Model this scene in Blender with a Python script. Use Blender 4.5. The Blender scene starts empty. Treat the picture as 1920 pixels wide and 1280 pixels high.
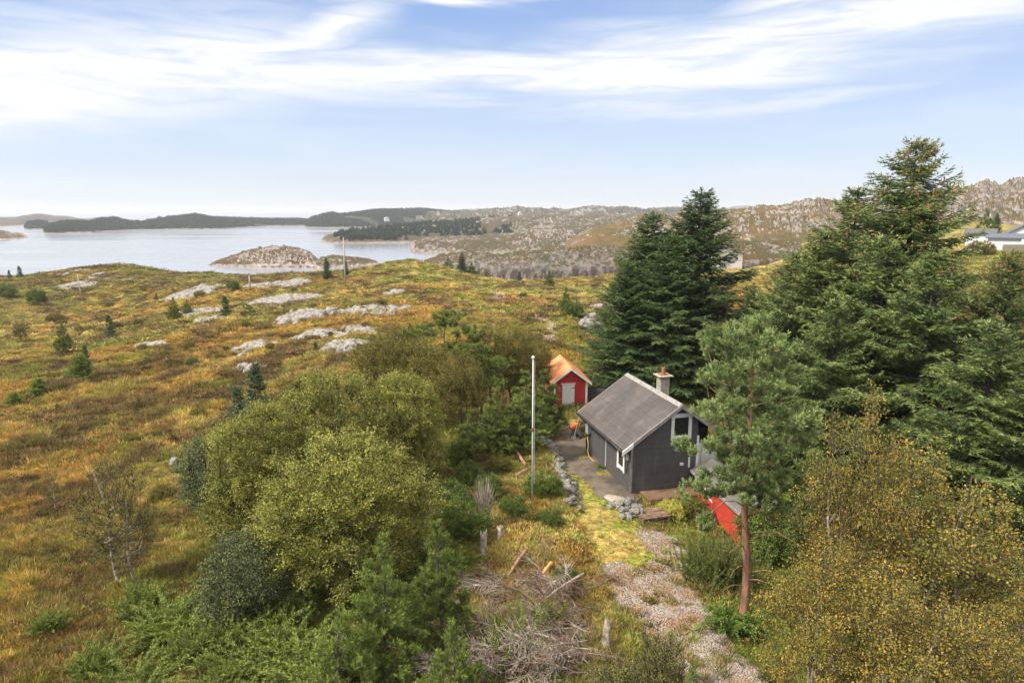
import bpy, math, random
import numpy as np

# ------------------------------------------------------------------ camera, sky, sun, exposure
scene = bpy.context.scene
col = scene.collection
FPX = 1280.0; PITCH = math.radians(10.84); CAMZ = 15.0; SEA = -30.0
cam_d = bpy.data.cameras.new("camera"); cam = bpy.data.objects.new("camera", cam_d); col.objects.link(cam)
cam_d.sensor_width = 36.0; cam_d.lens = 24.0; cam_d.clip_start = 0.5; cam_d.clip_end = 90000
cam.location = (0, 0, CAMZ); cam.rotation_euler = (math.radians(90) - PITCH, 0, 0)
scene.camera = cam
scene.view_settings.view_transform = 'Standard'; scene.view_settings.look = 'None'
scene.view_settings.gamma = 1.0; scene.view_settings.exposure = 1.0
SUN_EL = math.radians(48); SUN_AZ = math.radians(-108)     # azimuth from +Y towards +X: behind the camera, to the left
sd = bpy.data.lights.new("sun", 'SUN'); sd.energy = 3.2; sd.angle = math.radians(9); sd.color = (1.0, 0.935, 0.83)
sun = bpy.data.objects.new("sun", sd); col.objects.link(sun)
sun.rotation_euler = (math.radians(90) - SUN_EL, 0, math.radians(180) - SUN_AZ)
sun.location = (-60, -40, 80)


class NT:
    """small helper for node trees"""
    def __init__(s, tree): s.t = tree; s.n = tree.nodes; s.l = tree.links
    def N(s, typ, ins=None, **kw):
        n = s.n.new(typ)
        for k, v in kw.items(): setattr(n, k, v)
        for k, v in (ins or {}).items():
            if hasattr(v, 'is_output'): s.l.new(v, n.inputs[k])
            else: n.inputs[k].default_value = v
        return n
    def math(s, op, a, b=0.0, c=0.0, clamp=False):
        return s.N('ShaderNodeMath', {0: a, 1: b, 2: c}, operation=op, use_clamp=clamp).outputs[0]
    def mix(s, f, a, b):
        n = s.N('ShaderNodeMix', data_type='RGBA')
        for i, v in ((0, f), (6, a), (7, b)):
            if hasattr(v, 'is_output'): s.l.new(v, n.inputs[i])
            else: n.inputs[i].default_value = (tuple(v) + (1,) if i and len(v) == 3 else v)
        return n.outputs[2]
    def smooth(s, v, lo, hi, a=0.0, b=1.0):
        return s.N('ShaderNodeMapRange', {0: v, 1: lo, 2: hi, 3: a, 4: b}, interpolation_type='SMOOTHSTEP').outputs[0]
    def noise(s, vec, scale, detail=4.0, rough=0.55, dist=0.0):
        return s.N('ShaderNodeTexNoise', {'Vector': vec, 'Scale': scale, 'Detail': detail, 'Roughness': rough, 'Distortion': dist}).outputs[0]


world = bpy.data.worlds.new("World"); scene.world = world; world.use_nodes = True
W = NT(world.node_tree); W.n.clear()
sky = W.N('ShaderNodeTexSky', sky_type='NISHITA', sun_disc=False, sun_elevation=SUN_EL, sun_rotation=SUN_AZ,
          air_density=1.0, dust_density=0.6, ozone_density=2.0)
tc = W.N('ShaderNodeTexCoord'); sp = W.N('ShaderNodeSeparateXYZ', {0: tc.outputs['Generated']})
X, Y, Z = sp.outputs
hor = W.math('SQRT', W.math('ADD', W.math('MULTIPLY', X, X), W.math('MULTIPLY', Y, Y)))
el = W.math('DIVIDE', Z, W.math('MAXIMUM', hor, 0.02))          # tan(elevation)
az = W.math('ARCTAN2', X, Y)
K = 6.0
ramp = W.N('ShaderNodeValToRGB', {0: W.math('MULTIPLY', el, 2.0)})
cr = ramp.color_ramp
cr.elements[0].position = 0.0; cr.elements[0].color = (.545, .58, .63, 1)
cr.elements[1].position = 1.0; cr.elements[1].color = (.20, .30, .55, 1)
for p_, c_ in ((.10, (.465, .53, .64, 1)), (.30, (.355, .445, .63, 1)), (.52, (.215, .325, .57, 1))):
    e_ = cr.elements.new(p_); e_.color = c_
base = W.N('ShaderNodeVectorMath', {0: ramp.outputs[0], 'Scale': K}, operation='SCALE').outputs[0]
base = W.mix(0.12, base, sky.outputs[0])
# cirrus bands, laid along directions of the sky
pl = W.N('ShaderNodeCombineXYZ', {0: W.math('MULTIPLY', az, 3.0), 1: W.math('MULTIPLY', el, 13.0), 2: 0.0}).outputs[0]
rot = W.N('ShaderNodeMapping', {0: pl, 'Rotation': (0, 0, math.radians(-14)), 'Scale': (0.7, 1.15, 1)}).outputs[0]
nz = W.noise(rot, 1.3, 6, 0.55, 0.6); nf = W.noise(rot, 3.0, 6, 0.55, 1.4)
def band(a0, e0, slope, wid, amin, amax, soft=0.12, curve=0.0):
    da = W.math('SUBTRACT', az, a0)
    line = W.math('ADD', W.math('MULTIPLY', da, slope), e0)
    if curve: line = W.math('ADD', line, W.math('MULTIPLY', W.math('MULTIPLY', da, da), curve))
    d = W.math('ABSOLUTE', W.math('ADD', W.math('SUBTRACT', el, line), W.math('MULTIPLY', W.math('SUBTRACT', nz, 0.5), 0.10)))
    m = W.smooth(d, wid * 1.4, -wid * .2)
    m = W.math('MULTIPLY', m, W.smooth(az, amin - soft, amin + soft))
    return W.math('MULTIPLY', m, W.smooth(az, amax + soft, amax - soft))
bands = [band(-.55, .158, .16, .080, -1.4, -.28, .10), band(-.30, .215, .33, .034, -.75, -.18, .06),
         band(.0, .185, .02, .036, -.62, .45, .16), band(.45, .225, .10, .058, .04, 1.6, .12), W.math('MULTIPLY', band(.20, .138, .03, .014, .02, .50, .10), .45),
         band(-.1, .288, .05, .018, -.22, .12, .1), band(.6, .30, .12, .02, .30, 1.2, .1)]
cl = bands[0]
for b_ in bands[1:]: cl = W.math('MAXIMUM', cl, b_)
cl = W.math('MULTIPLY', cl, W.smooth(nf, .25, .62, .5, 1.0))
high = W.math('MULTIPLY', W.smooth(el, .34, .65), W.smooth(nz, .15, .4))  # cloud cover added overhead, out of view, to give softer, warmer fill
cl = W.math('MAXIMUM', cl, W.math('MULTIPLY', high, .95))
cl = W.math('MINIMUM', W.math('MULTIPLY', cl, 1.3), 0.97)
veil = W.math('MULTIPLY', W.smooth(nz, .40, .72), .22)
cl = W.math('MAXIMUM', cl, veil)
ccol = W.mix(W.smooth(el, .34, .65), (.70 * K, .71 * K, .725 * K), (1.25 * K, 1.19 * K, 1.08 * K))
skyc = W.mix(cl, base, ccol)
bg = W.N('ShaderNodeBackground', {0: skyc, 1: 0.12})
W.l.new(bg.outputs[0], W.N('ShaderNodeOutputWorld').inputs[0])

# ------------------------------------------------------------------ geometry of the picture -> places in the world
CT, ST = math.cos(PITCH), math.sin(PITCH)
def ray(px, py):
    a = (px - 960) / FPX; b = (640 - py) / FPX
    return np.array([a, CT + b * ST, -ST + b * CT])
def P(px, py, z=0.0):
    r = ray(px, py); return np.array([0, 0, CAMZ]) + r * ((z - CAMZ) / r[2])
def D(px, py, d):
    r = ray(px, py); return np.array([0, 0, CAMZ]) + r * (d / r[1])

def _hash(ix, iy, s):
    h = (ix.astype(np.int64) * 374761393 + iy.astype(np.int64) * 668265263 + s * 974634777) & 0x7fffffff
    h = ((h ^ (h >> 13)) * 1274126177) & 0x7fffffff
    return ((h ^ (h >> 16)) & 0xffffff) / float(0xffffff)
def vnoise(x, y, s=0):
    ix = np.floor(x); iy = np.floor(y); fx = x - ix; fy = y - iy
    fx = fx * fx * fx * (fx * (fx * 6 - 15) + 10); fy = fy * fy * fy * (fy * (fy * 6 - 15) + 10)
    a = _hash(ix, iy, s); b = _hash(ix + 1, iy, s); c = _hash(ix, iy + 1, s); d = _hash(ix + 1, iy + 1, s)
    return (a + (b - a) * fx) * (1 - fy) + (c + (d - c) * fx) * fy
def fbm(x, y, octv=4, s=0, gain=.5):
    t = 0; a = 1; n = 0
    for i in range(octv):
        t = t + a * vnoise(x, y, s + i * 17); n += a; a *= gain
        x, y = x * 1.7 + y * 1.1 + 5.3, y * 1.7 - x * 1.1 + 1.7
    return t / n
def ridged(x, y, octv=4, s=0):
    t = 0; a = 1; n = 0
    for i in range(octv):
        t = t + a * (1 - np.abs(2 * vnoise(x, y, s + i * 13) - 1)); n += a; a *= .55
        x, y = x * 1.8 + y * .9 + 3.1, y * 1.8 - x * .9 + 7.7
    return t / n
def sstep(v, a, b):
    t = np.clip((v - a) / (b - a), 0, 1); return t * t * (3 - 2 * t)

CP = []
for px in (-300, 100, 500, 900, 1300, 1700, 2200):
    CP.append(P(px, 1450, -.6 if px < 700 else -.2)); CP.append(P(px, 1150, -.7 if px < 700 else -.2))
for px, z in ((-300, -1.2), (150, -1.2), (420, -.6), (650, -.2), (900, .1), (1100, 0), (1250, -.3), (1400, -1.0), (1650, -1.2), (2200, -.5)): CP.append(P(px, 950, z))
for px, z in ((0, -1.6), (300, -1.3), (600, -.3), (900, 0), (1100, 0), (1300, 0), (1600, 0), (2200, 1)): CP.append(P(px, 800, z))
for q in ((-250, 700, 74), (0, 700, 72), (250, 700, 70), (500, 700, 65), (700, 700, 62), (900, 700, 62), (1150, 700, 62), (1400, 700, 61), (1900, 700, 58), (2300, 700, 56),
          (-250, 620, 130), (0, 620, 125), (300, 600, 118), (450, 580, 120), (650, 600, 92), (850, 560, 120), (1000, 600, 90), (1100, 620, 80), (1150, 560, 130), (1400, 600, 90), (1700, 600, 85), (1900, 560, 90), (2300, 560, 88),
          (-250, 560, 190), (0, 560, 185), (153, 566, 188), (400, 545, 165), (650, 540, 142), (760, 530, 145), (1000, 550, 140),
          (-250, 525, 250), (0, 520, 250), (100, 512, 262), (150, 505, 270), (210, 501, 272), (260, 505, 272), (330, 524, 270), (420, 527, 265), (480, 524, 225), (570, 525, 215), (640, 528, 156), (700, 511, 165), (740, 497, 175), (785, 492, 185),
          (830, 508, 190), (880, 523, 200), (950, 531, 200), (1000, 533, 190), (1060, 524, 190), (1120, 518, 190), (1200, 512, 190), (1600, 500, 160), (1900, 470, 175), (2300, 470, 170)): CP.append(D(*q))
for px in (-300, 0, 200, 400, 600, 760): CP.append(D(px, 600, 400) * [1, 1, 0] + [0, 0, -38])
for px in (-300, 0, 200, 400, 600): CP.append(D(px, 600, 520) * [1, 1, 0] + [0, 0, -45])
for px in (700, 800): CP.append(D(px, 600, 300) * [1, 1, 0] + [0, 0, -22])
for px in (-300, 0, 200, 400): CP.append(D(px, 600, 335) * [1, 1, 0] + [0, 0, -25])
for px in (560, 640): CP.append(D(px, 600, 255) * [1, 1, 0] + [0, 0, -18])
for px in (900, 1100, 1300): CP.append(D(px, 600, 300) * [1, 1, 0] + [0, 0, -17]); CP.append(D(px, 600, 520) * [1, 1, 0] + [0, 0, -22])
for px in (1600, 1900, 2300): CP.append(D(px, 600, 300) * [1, 1, 0] + [0, 0, 3]); CP.append(D(px, 600, 520) * [1, 1, 0] + [0, 0, 8])
CP = np.array(CP)
def _q(x, y): return np.stack([x / y * 4.0, np.log(y) * 2.2], -1)
def _tps(r2): return np.where(r2 > 1e-12, r2 * np.log(np.maximum(r2, 1e-12)), 0)
_Q = _q(CP[:, 0], CP[:, 1]); _n = len(CP)
_A = np.zeros((_n + 3, _n + 3)); _A[:_n, :_n] = _tps(((_Q[:, None] - _Q[None]) ** 2).sum(-1)) + np.eye(_n) * 1e-3
_A[:_n, _n] = 1; _A[:_n, _n + 1:] = _Q; _A[_n:, :_n] = _A[:_n, _n:].T
_W = np.linalg.solve(_A, np.concatenate([CP[:, 2], np.zeros(3)]))
def H0(x, y):
    """height of the land, without the hummocks"""
    x = np.asarray(x, float); y = np.maximum(np.asarray(y, float), 9.0); sh = x.shape
    x = x.ravel(); y = y.ravel(); out = np.empty(len(x))
    for i in range(0, len(x), 40000):
        q = _q(x[i:i + 40000], y[i:i + 40000])
        out[i:i + 40000] = _tps(((q[:, None] - _Q[None]) ** 2).sum(-1)) @ _W[:_n] + _W[_n] + q @ _W[_n + 1:]
    return out.reshape(sh)

def inpoly(x, y, poly):
    r = np.zeros(np.shape(x), bool); n = len(poly)
    for i in range(n):
        (x1, y1), (x2, y2) = poly[i], poly[(i + 1) % n]
        c = ((y1 > y) != (y2 > y)) & (x < (x2 - x1) * (y - y1) / ((y2 - y1) if y2 != y1 else 1e-9) + x1)
        r ^= c
    return r
def wpoly(pts, z=0.0): return [tuple(P(a, b, z)[:2]) for a, b in pts]
GRAVEL = wpoly([(1190, 985), (1255, 985), (1288, 1035), (1300, 1085), (1345, 1125), (1365, 1180), (1425, 1235), (1480, 1310), (1290, 1320), (1225, 1200), (1155, 1135), (1115, 1055), (1160, 1048), (1205, 1062), (1225, 1030)])
YARD = wpoly([(1015, 842), (1030, 800), (1075, 785), (1098, 800), (1112, 838), (1190, 918), (1192, 945), (1150, 950), (1120, 925), (1100, 905), (1050, 885)])
LAWN = wpoly([(1040, 880), (1110, 900), (1180, 950), (1230, 1010), (1260, 1060), (1250, 1110), (1130, 1110), (1090, 1010), (1070, 930)])
TRAIL = [D(px, py, d)[:2] for px, py, d in ((1003, 588, 92), (1010, 595, 90), (1020, 600, 88), (1035, 612, 84), (1036, 625, 80), (1030, 650, 74))]
TRAIL2 = [D(px, py, d)[:2] for px, py, d in ((928, 552, 132), (938, 558, 126), (934, 565, 120))]
def dseg(x, y, pts):
    d = np.full(np.shape(x), 1e9)
    for (x1, y1), (x2, y2) in zip(pts[:-1], pts[1:]):
        vx, vy = x2 - x1, y2 - y1; t = np.clip(((x - x1) * vx + (y - y1) * vy) / (vx * vx + vy * vy), 0, 1)
        d = np.minimum(d, np.hypot(x - x1 - t * vx, y - y1 - t * vy))
    return d
def warp(x, y, a=.5, f=1.0):
    return x + (fbm(x * f, y * f, 3, 91) - .5) * a * 2, y + (fbm(x * f + 9, y * f, 3, 92) - .5) * a * 2
def masks(x, y):
    wx, wy = warp(x, y, .55, 1.1)
    g = inpoly(wx, wy, GRAVEL); yd = inpoly(wx, wy, YARD); lw = inpoly(wx, wy, LAWN)
    return g & ~yd, yd, lw & ~g & ~yd
def flat(x, y):                                     # 1 away from the yard, 0 on it
    return sstep(np.hypot((x - 6.8) / 1.0, (y - 37) / 1.6), 6.5, 13)
def HZ(x, y):
    x = np.asarray(x, float); y = np.asarray(y, float)
    f = flat(x, y); r = y
    h = H0(x, y)
    h = h + f * (fbm(x * .55, y * .55, 3, 5) - .5) * .55
    h = h + f * (fbm(x * .16, y * .16, 3, 15) - .5) * 1.1 * sstep(r, 25, 70)
    h = h + (fbm(x * .05, y * .05, 4, 25) - .5) * 2.0 * sstep(r, 60, 150) * (1 - sstep(r, 600, 900) * .5)
    h = h + f * (ridged(x * .3, y * .3, 3, 35) - .6) * .55 * sstep(r, 30, 90)
    # the bank between the mound with the flagpole and the drive
    bank = sstep(-(x - (3.3 - (y - 30) * .07)), -.7, .9) * (1 - sstep(y, 40, 46)) * sstep(y, 24, 28) * (1 - sstep(-x, 2, 7))
    return h + bank * .55
def ground(px, py):
    """where the line of sight through a picture point first meets the land"""
    r = ray(px, py); t = np.geomspace(14, 420, 1500) / r[1]
    p = np.array([0, 0, CAMZ])[None] + t[:, None] * r[None]
    h = HZ(p[:, 0], p[:, 1]); k = np.argmax(p[:, 2] < h)
    if not (p[:, 2] < h).any(): k = len(t) - 1
    x, y = p[k, 0], p[k, 1]
    return np.array([x, y, float(HZ(np.array([x]), np.array([y]))[0])])
def gz(x, y): return float(HZ(np.array([float(x)]), np.array([float(y)]))[0])

# ------------------------------------------------------------------ objects
def tag(o, label=None, cat=None, group=None, kind=None):
    if label: o['label'] = label
    if cat: o['category'] = cat
    if group: o['group'] = group
    if kind: o['kind'] = kind
    return o
def link(name, me, parent=None, loc=None, rz=0, sc=None):
    o = bpy.data.objects.new(name, me); col.objects.link(o)
    if parent: o.parent = parent
    if loc is not None: o.location = tuple(float(v) for v in loc)
    o.rotation_euler = (0, 0, rz)
    if sc is not None: o.scale = sc if hasattr(sc, '__len__') else (sc,) * 3
    return o
def empty(name, loc, label, cat, group=None, rz=0, sc=None):
    return tag(link(name, None, None, loc, rz, sc), label, cat, group)
def mesh_np(name, v, f, mat=None, smooth=False, attrs=None, colr=None):
    """v (n,3); f (m,k) faces with k corners each, or a list of such arrays"""
    me = bpy.data.meshes.new(name); v = np.asarray(v, np.float32)
    fl = [np.asarray(a, np.int32) for a in (f if isinstance(f, list) else [f]) if len(a)]
    me.vertices.add(len(v)); me.vertices.foreach_set('co', v.ravel())
    idx = np.concatenate([a.ravel() for a in fl]); tot = np.concatenate([np.full(len(a), a.shape[1], np.int32) for a in fl])
    me.loops.add(len(idx)); me.loops.foreach_set('vertex_index', idx)
    me.polygons.add(len(tot)); st = np.concatenate([[0], np.cumsum(tot)[:-1]]).astype(np.int32)
    me.polygons.foreach_set('loop_start', st); me.polygons.foreach_set('loop_total', tot)
    if smooth: me.polygons.foreach_set('use_smooth', np.ones(len(tot), bool))
    for k, a in (attrs or {}).items():
        at = me.attributes.new(k, 'FLOAT', 'POINT'); at.data.foreach_set('value', np.asarray(a, np.float32))
    if colr is not None:
        at = me.attributes.new('Col', 'FLOAT_COLOR', 'POINT')
        at.data.foreach_set('color', np.concatenate([colr, np.ones((len(colr), 1))], 1).astype(np.float32).ravel())
    me.update(calc_edges=True)
    if mat: me.materials.append(mat)
    return me

# ------------------------------------------------------------------ materials
MATS = {}
def material(name):
    m = bpy.data.materials.new(name); m.use_nodes = True; t = NT(m.node_tree); t.n.clear(); MATS[name] = m
    return m, t, t.N('ShaderNodeOutputMaterial')
def simple(name, c, rough=.6, noise=0.0, nscale=8.0, c2=None, bump=0.0, bscale=40.0, metallic=0.0, spec=.5, stretch=None):
    m, t, out = material(name)
    co = t.N('ShaderNodeTexCoord').outputs['Object']
    if stretch: co = t.N('ShaderNodeMapping', {0: co, 'Scale': stretch}).outputs[0]
    base = tuple(c) + (1,)
    b = t.N('ShaderNodeBsdfPrincipled', {'Roughness': rough, 'Metallic': metallic, 'Specular IOR Level': spec})
    if noise or c2:
        n = t.noise(co, nscale, 5, .6)
        f = t.smooth(n, .35, .65)
        b_ = c2 if c2 else tuple(k * (1 - noise) for k in c)
        t.l.new(t.mix(f, c, b_), b.inputs[0])
    else: b.inputs[0].default_value = base
    if bump:
        h = t.noise(co, bscale, 4, .6)
        bp = t.N('ShaderNodeBump', {'Strength': bump, 'Distance': .02, 'Height': h}); t.l.new(bp.outputs[0], b.inputs['Normal'])
    t.l.new(b.outputs[0], out.inputs[0]); return m
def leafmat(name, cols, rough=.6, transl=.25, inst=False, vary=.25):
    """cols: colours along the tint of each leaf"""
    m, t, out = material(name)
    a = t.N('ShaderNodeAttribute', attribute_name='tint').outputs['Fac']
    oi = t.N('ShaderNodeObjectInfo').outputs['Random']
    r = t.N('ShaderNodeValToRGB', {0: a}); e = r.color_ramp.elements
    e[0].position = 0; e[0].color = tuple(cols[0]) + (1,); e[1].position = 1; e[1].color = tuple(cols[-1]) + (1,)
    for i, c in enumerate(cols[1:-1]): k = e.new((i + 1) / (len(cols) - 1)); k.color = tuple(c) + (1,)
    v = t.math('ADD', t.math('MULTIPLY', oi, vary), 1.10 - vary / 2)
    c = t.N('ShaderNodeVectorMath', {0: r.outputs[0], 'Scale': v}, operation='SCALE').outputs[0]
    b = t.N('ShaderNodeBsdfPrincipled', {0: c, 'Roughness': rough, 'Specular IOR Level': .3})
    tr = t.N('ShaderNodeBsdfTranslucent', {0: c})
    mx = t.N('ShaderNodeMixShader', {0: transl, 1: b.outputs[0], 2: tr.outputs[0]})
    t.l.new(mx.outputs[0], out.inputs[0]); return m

M = {}
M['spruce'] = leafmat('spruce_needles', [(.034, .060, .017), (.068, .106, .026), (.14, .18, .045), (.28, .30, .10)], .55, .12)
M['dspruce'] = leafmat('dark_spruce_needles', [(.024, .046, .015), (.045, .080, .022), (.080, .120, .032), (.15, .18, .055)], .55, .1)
M['bspruce'] = leafmat('blue_spruce_needles', [(.045, .070, .032), (.08, .12, .055), (.13, .18, .085)], .55, .1)
M['pine'] = leafmat('pine_needles', [(.08, .11, .033), (.145, .19, .058), (.235, .30, .10), (.34, .40, .15)], .5, .15)
M['ypine'] = leafmat('young_pine_needles', [(.07, .09, .02), (.13, .17, .03), (.23, .28, .05)], .5, .15)
M['willow'] = leafmat('willow_leaves', [(.11, .12, .022), (.20, .20, .038), (.31, .305, .058), (.45, .42, .09)], .6, .25)
M['gwillow'] = leafmat('grey_willow_leaves', [(.09, .11, .04), (.15, .18, .07), (.24, .27, .10)], .6, .2)
M['birch'] = leafmat('birch_leaves', [(.12, .13, .026), (.21, .18, .032), (.36, .25, .042), (.62, .38, .055)], .55, .3)
M['ybirch'] = leafmat('pale_birch_leaves', [(.12, .12, .04), (.18, .17, .05), (.26, .22, .07)], .55, .3)
M['obush'] = leafmat('autumn_bush_leaves', [(.11, .11, .025), (.19, .165, .03), (.30, .22, .04)], .6, .2)
M['gbush'] = leafmat('green_bush_leaves', [(.06, .095, .016), (.11, .165, .022), (.20, .25, .04)], .6, .2)
M['juniper'] = leafmat('juniper_needles', [(.075, .11, .018), (.14, .185, .028), (.27, .30, .055)], .6, .15)
M['yellow'] = leafmat('golden_conifer_leaves', [(.38, .37, .06), (.55, .52, .11), (.68, .62, .18)], .6, .2)
M['broom'] = leafmat('broom_twigs', [(.065, .09, .018), (.12, .15, .025), (.20, .23, .045)], .6, .15)
M['fern'] = leafmat('fern_fronds', [(.08, .13, .02), (.12, .19, .03), (.16, .23, .04)], .5, .2)
M['cone'] = leafmat('cones', [(.20, .09, .03), (.30, .14, .05)], .7, 0)
M['farforest'] = leafmat('far_forest_needles', [(.018, .036, .018), (.03, .055, .025), (.045, .07, .03)], .7, 0, vary=.5)
M['bark'] = simple('grey_bark', (.14, .11, .085), .9, c2=(.06, .048, .04), nscale=6, bump=.6, bscale=20)
M['dbark'] = simple('dark_bark', (.075, .058, .045), .9, c2=(.035, .028, .022), nscale=6, bump=.6, bscale=20)
M['pbark'] = simple('pine_bark', (.36, .17, .085), .85, c2=(.14, .085, .06), nscale=5, bump=1.0, bscale=14, stretch=(1, 1, .35))
M['bbark'] = simple('birch_bark', (.52, .46, .40), .7, c2=(.20, .13, .09), nscale=4, bump=.3, bscale=20, stretch=(.5, .5, 2.5))
M['dead'] = simple('weathered_dead_wood', (.44, .37, .31), .85, c2=(.20, .155, .12), nscale=5)
M['deadbrown'] = simple('brown_dead_wood', (.24, .15, .10), .85, c2=(.10, .065, .045), nscale=5)
M['log'] = simple('cut_log_bark', (.36, .20, .12), .8, c2=(.14, .085, .06), nscale=7, bump=.5, bscale=20)
M['cut'] = simple('fresh_cut_wood', (.60, .27, .09), .7, c2=(.62, .38, .18), nscale=9)
M['rock'] = simple('outcrop', (.31, .285, .265), .85, c2=(.12, .105, .09), nscale=2.2, bump=1.0, bscale=7, stretch=(1, .6, 1.6))
M['stone'] = simple('loose_stone', (.27, .25, .22), .8, c2=(.085, .08, .072), nscale=2.4, bump=.5, bscale=12)

# ------------------------------------------------------------------ colour of the moor (albedo only)
def C(*a): return np.array(a, float)
ORANGE, OCHRE, OLIVE, GREEN, HEATH, STRAW = C(.35, .215, .058), C(.335, .26, .082), C(.20, .195, .045), C(.14, .165, .026), C(.11, .068, .038), C(.39, .295, .10)
def lerp(a, b, t): return a + (b - a) * t[..., None]
def moorcol(x, y):
    sx = x; sy = y * .6
    n1 = sstep(fbm(sx * .045, sy * .045, 4, 101), .38, .62)
    n2 = sstep(fbm(sx * .16, sy * .16, 4, 102), .40, .62)
    n3 = sstep(fbm(sx * .32, sy * .32, 4, 103, .6), .50, .59)
    n4 = fbm(x * 1.7, y * 1.7, 3, 104); n5 = sstep(fbm(x * .75, y * .75, 3, 109), .55, .66)
    c = lerp(np.broadcast_to(OCHRE, x.shape + (3,)), ORANGE, n1)
    c = lerp(c, OLIVE, n2 * .75)
    near = (1 - sstep(y, 22, 40)) * .8
    left = sstep(-x / y, .05, .30)
    c = lerp(c, GREEN, np.clip(near * (.3 + .7 * sstep(fbm(x * .3, y * .3, 3, 106), .32, .6)), 0, 1))
    far = sstep(y, 110, 230) * left
    c = lerp(c, OLIVE * .85, far * .6 * (1 - n1 * .4)); c = lerp(c, HEATH * 1.1, far * .6 * sstep(fbm(x * .06 + 3, y * .04, 4, 111), .45, .6))
    rightg = sstep(x / y, .45, .6) * sstep(y, 55, 90)
    c = lerp(c, OLIVE * 1.05, rightg * .75)
    c = lerp(c, HEATH, n3 * (.74 - .30 * near)); c = lerp(c, HEATH, n5 * .42)
    # mound with the flagpole and the verge: straw yellow
    md = np.exp(-((x - 1.5) / 4.5) ** 2 - ((y - 28) / 5.5) ** 2)
    c = lerp(c, lerp(np.broadcast_to(STRAW, c.shape), ORANGE, sstep(fbm(x * .8, y * .8, 3, 107), .45, .6)) , np.clip(md * 1.1, 0, .75))
    g, yd, lw = masks(x, y)
    c = np.where(lw[..., None], lerp(np.broadcast_to(STRAW, c.shape), OLIVE * 1.35, sstep(fbm(x * .9, y * .9, 3, 108), .4, .6)), c)
    tr = np.minimum(dseg(x, y, TRAIL), dseg(x, y, TRAIL2))
    c = lerp(c, C(.42, .33, .24), 1 - sstep(tr + (n4 - .5) * .8, .25, .75))
    return c * (.84 + .62 * n4)[..., None]

m, t, out = material('moor_ground')
a = t.N('ShaderNodeAttribute', attribute_name='Col').outputs['Color']
pos = t.N('ShaderNodeNewGeometry').outputs['Position']
n1 = t.noise(pos, 2.2, 6, .65); n2 = t.noise(pos, 14, 4, .6)
f = t.math('ADD', t.math('MULTIPLY', n1, 1.0), t.math('MULTIPLY', n2, .7))
f = t.smooth(f, .55, 1.15, .45, 1.5)
c = t.N('ShaderNodeVectorMath', {0: a, 'Scale': f}, operation='SCALE').outputs[0]
b = t.N('ShaderNodeBsdfPrincipled', {0: c, 'Roughness': .9, 'Specular IOR Level': .15})
bp = t.N('ShaderNodeBump', {'Strength': 1.0, 'Distance': .35, 'Height': t.noise(pos, 1.6, 8, .7)}); t.l.new(bp.outputs[0], b.inputs['Normal'])
t.l.new(b.outputs[0], out.inputs[0]); M['moor'] = m

def grassmat(name, brt=1.0):
    m, t, out = material(name)
    a = t.N('ShaderNodeAttribute', attribute_name='Col', attribute_type='INSTANCER').outputs['Color']
    r = t.N('ShaderNodeObjectInfo').outputs['Random']
    k = t.math('ADD', t.math('MULTIPLY', r, .5 * brt), .8 * brt)
    c = t.N('ShaderNodeVectorMath', {0: a, 'Scale': k}, operation='SCALE').outputs[0]
    b = t.N('ShaderNodeBsdfPrincipled', {0: c, 'Roughness': .7, 'Specular IOR Level': .2})
    tr = t.N('ShaderNodeBsdfTranslucent', {0: c})
    t.l.new(t.N('ShaderNodeMixShader', {0: .25, 1: b.outputs[0], 2: tr.outputs[0]}).outputs[0], out.inputs[0]); return m
M['grass'] = grassmat('moor_grass', 1.15)

m, t, out = material('gravel')
pos = t.N('ShaderNodeNewGeometry').outputs['Position']
vo = t.N('ShaderNodeTexVoronoi', {'Vector': pos, 'Scale': 26.0}); sepc = t.N('ShaderNodeSeparateColor', {0: vo.outputs['Color']})
g1 = t.mix(sepc.outputs[0], (.17, .13, .10), (.46, .40, .345))
g2 = t.mix(sepc.outputs[1], (.16, .085, .045), (.34, .20, .11))
c = t.mix(t.smooth(t.noise(pos, .8, 5, .7), .42, .62), g1, g2)
b = t.N('ShaderNodeBsdfPrincipled', {0: c, 'Roughness': .9})
bp = t.N('ShaderNodeBump', {'Strength': 1.0, 'Distance': .03, 'Height': vo.outputs['Distance']}); bp.invert = True; t.l.new(bp.outputs[0], b.inputs['Normal'])
t.l.new(b.outputs[0], out.inputs[0]); M['gravel'] = m
M['yard'] = simple('damp_earth', (.060, .046, .036), .85, c2=(.15, .115, .085), nscale=.7, bump=.5, bscale=9)

# ------------------------------------------------------------------ the land: one sheet, finer near the camera
def polar(u0, u1, nu, r0, r1, nr):
    u = np.linspace(u0, u1, nu); r = np.geomspace(r0, r1, nr)
    U, R = np.meshgrid(u, r); return (U * R), R
def gridfaces(nr, nu):
    i = np.arange(nr - 1)[:, None] * nu + np.arange(nu - 1)[None]; i = i.ravel()
    return np.stack([i, i + 1, i + nu + 1, i + nu], 1)
NR, NU = 720, 640
gx, gy = polar(-1.15, 1.15, NU, 11, 560, NR)
gh = HZ(gx, gy)
gcol = moorcol(gx, gy)
me = mesh_np('ground', np.stack([gx, gy, gh], -1).reshape(-1, 3), gridfaces(NR, NU), M['moor'], True, colr=gcol.reshape(-1, 3))
tag(link('ground', me), kind='structure')

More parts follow.
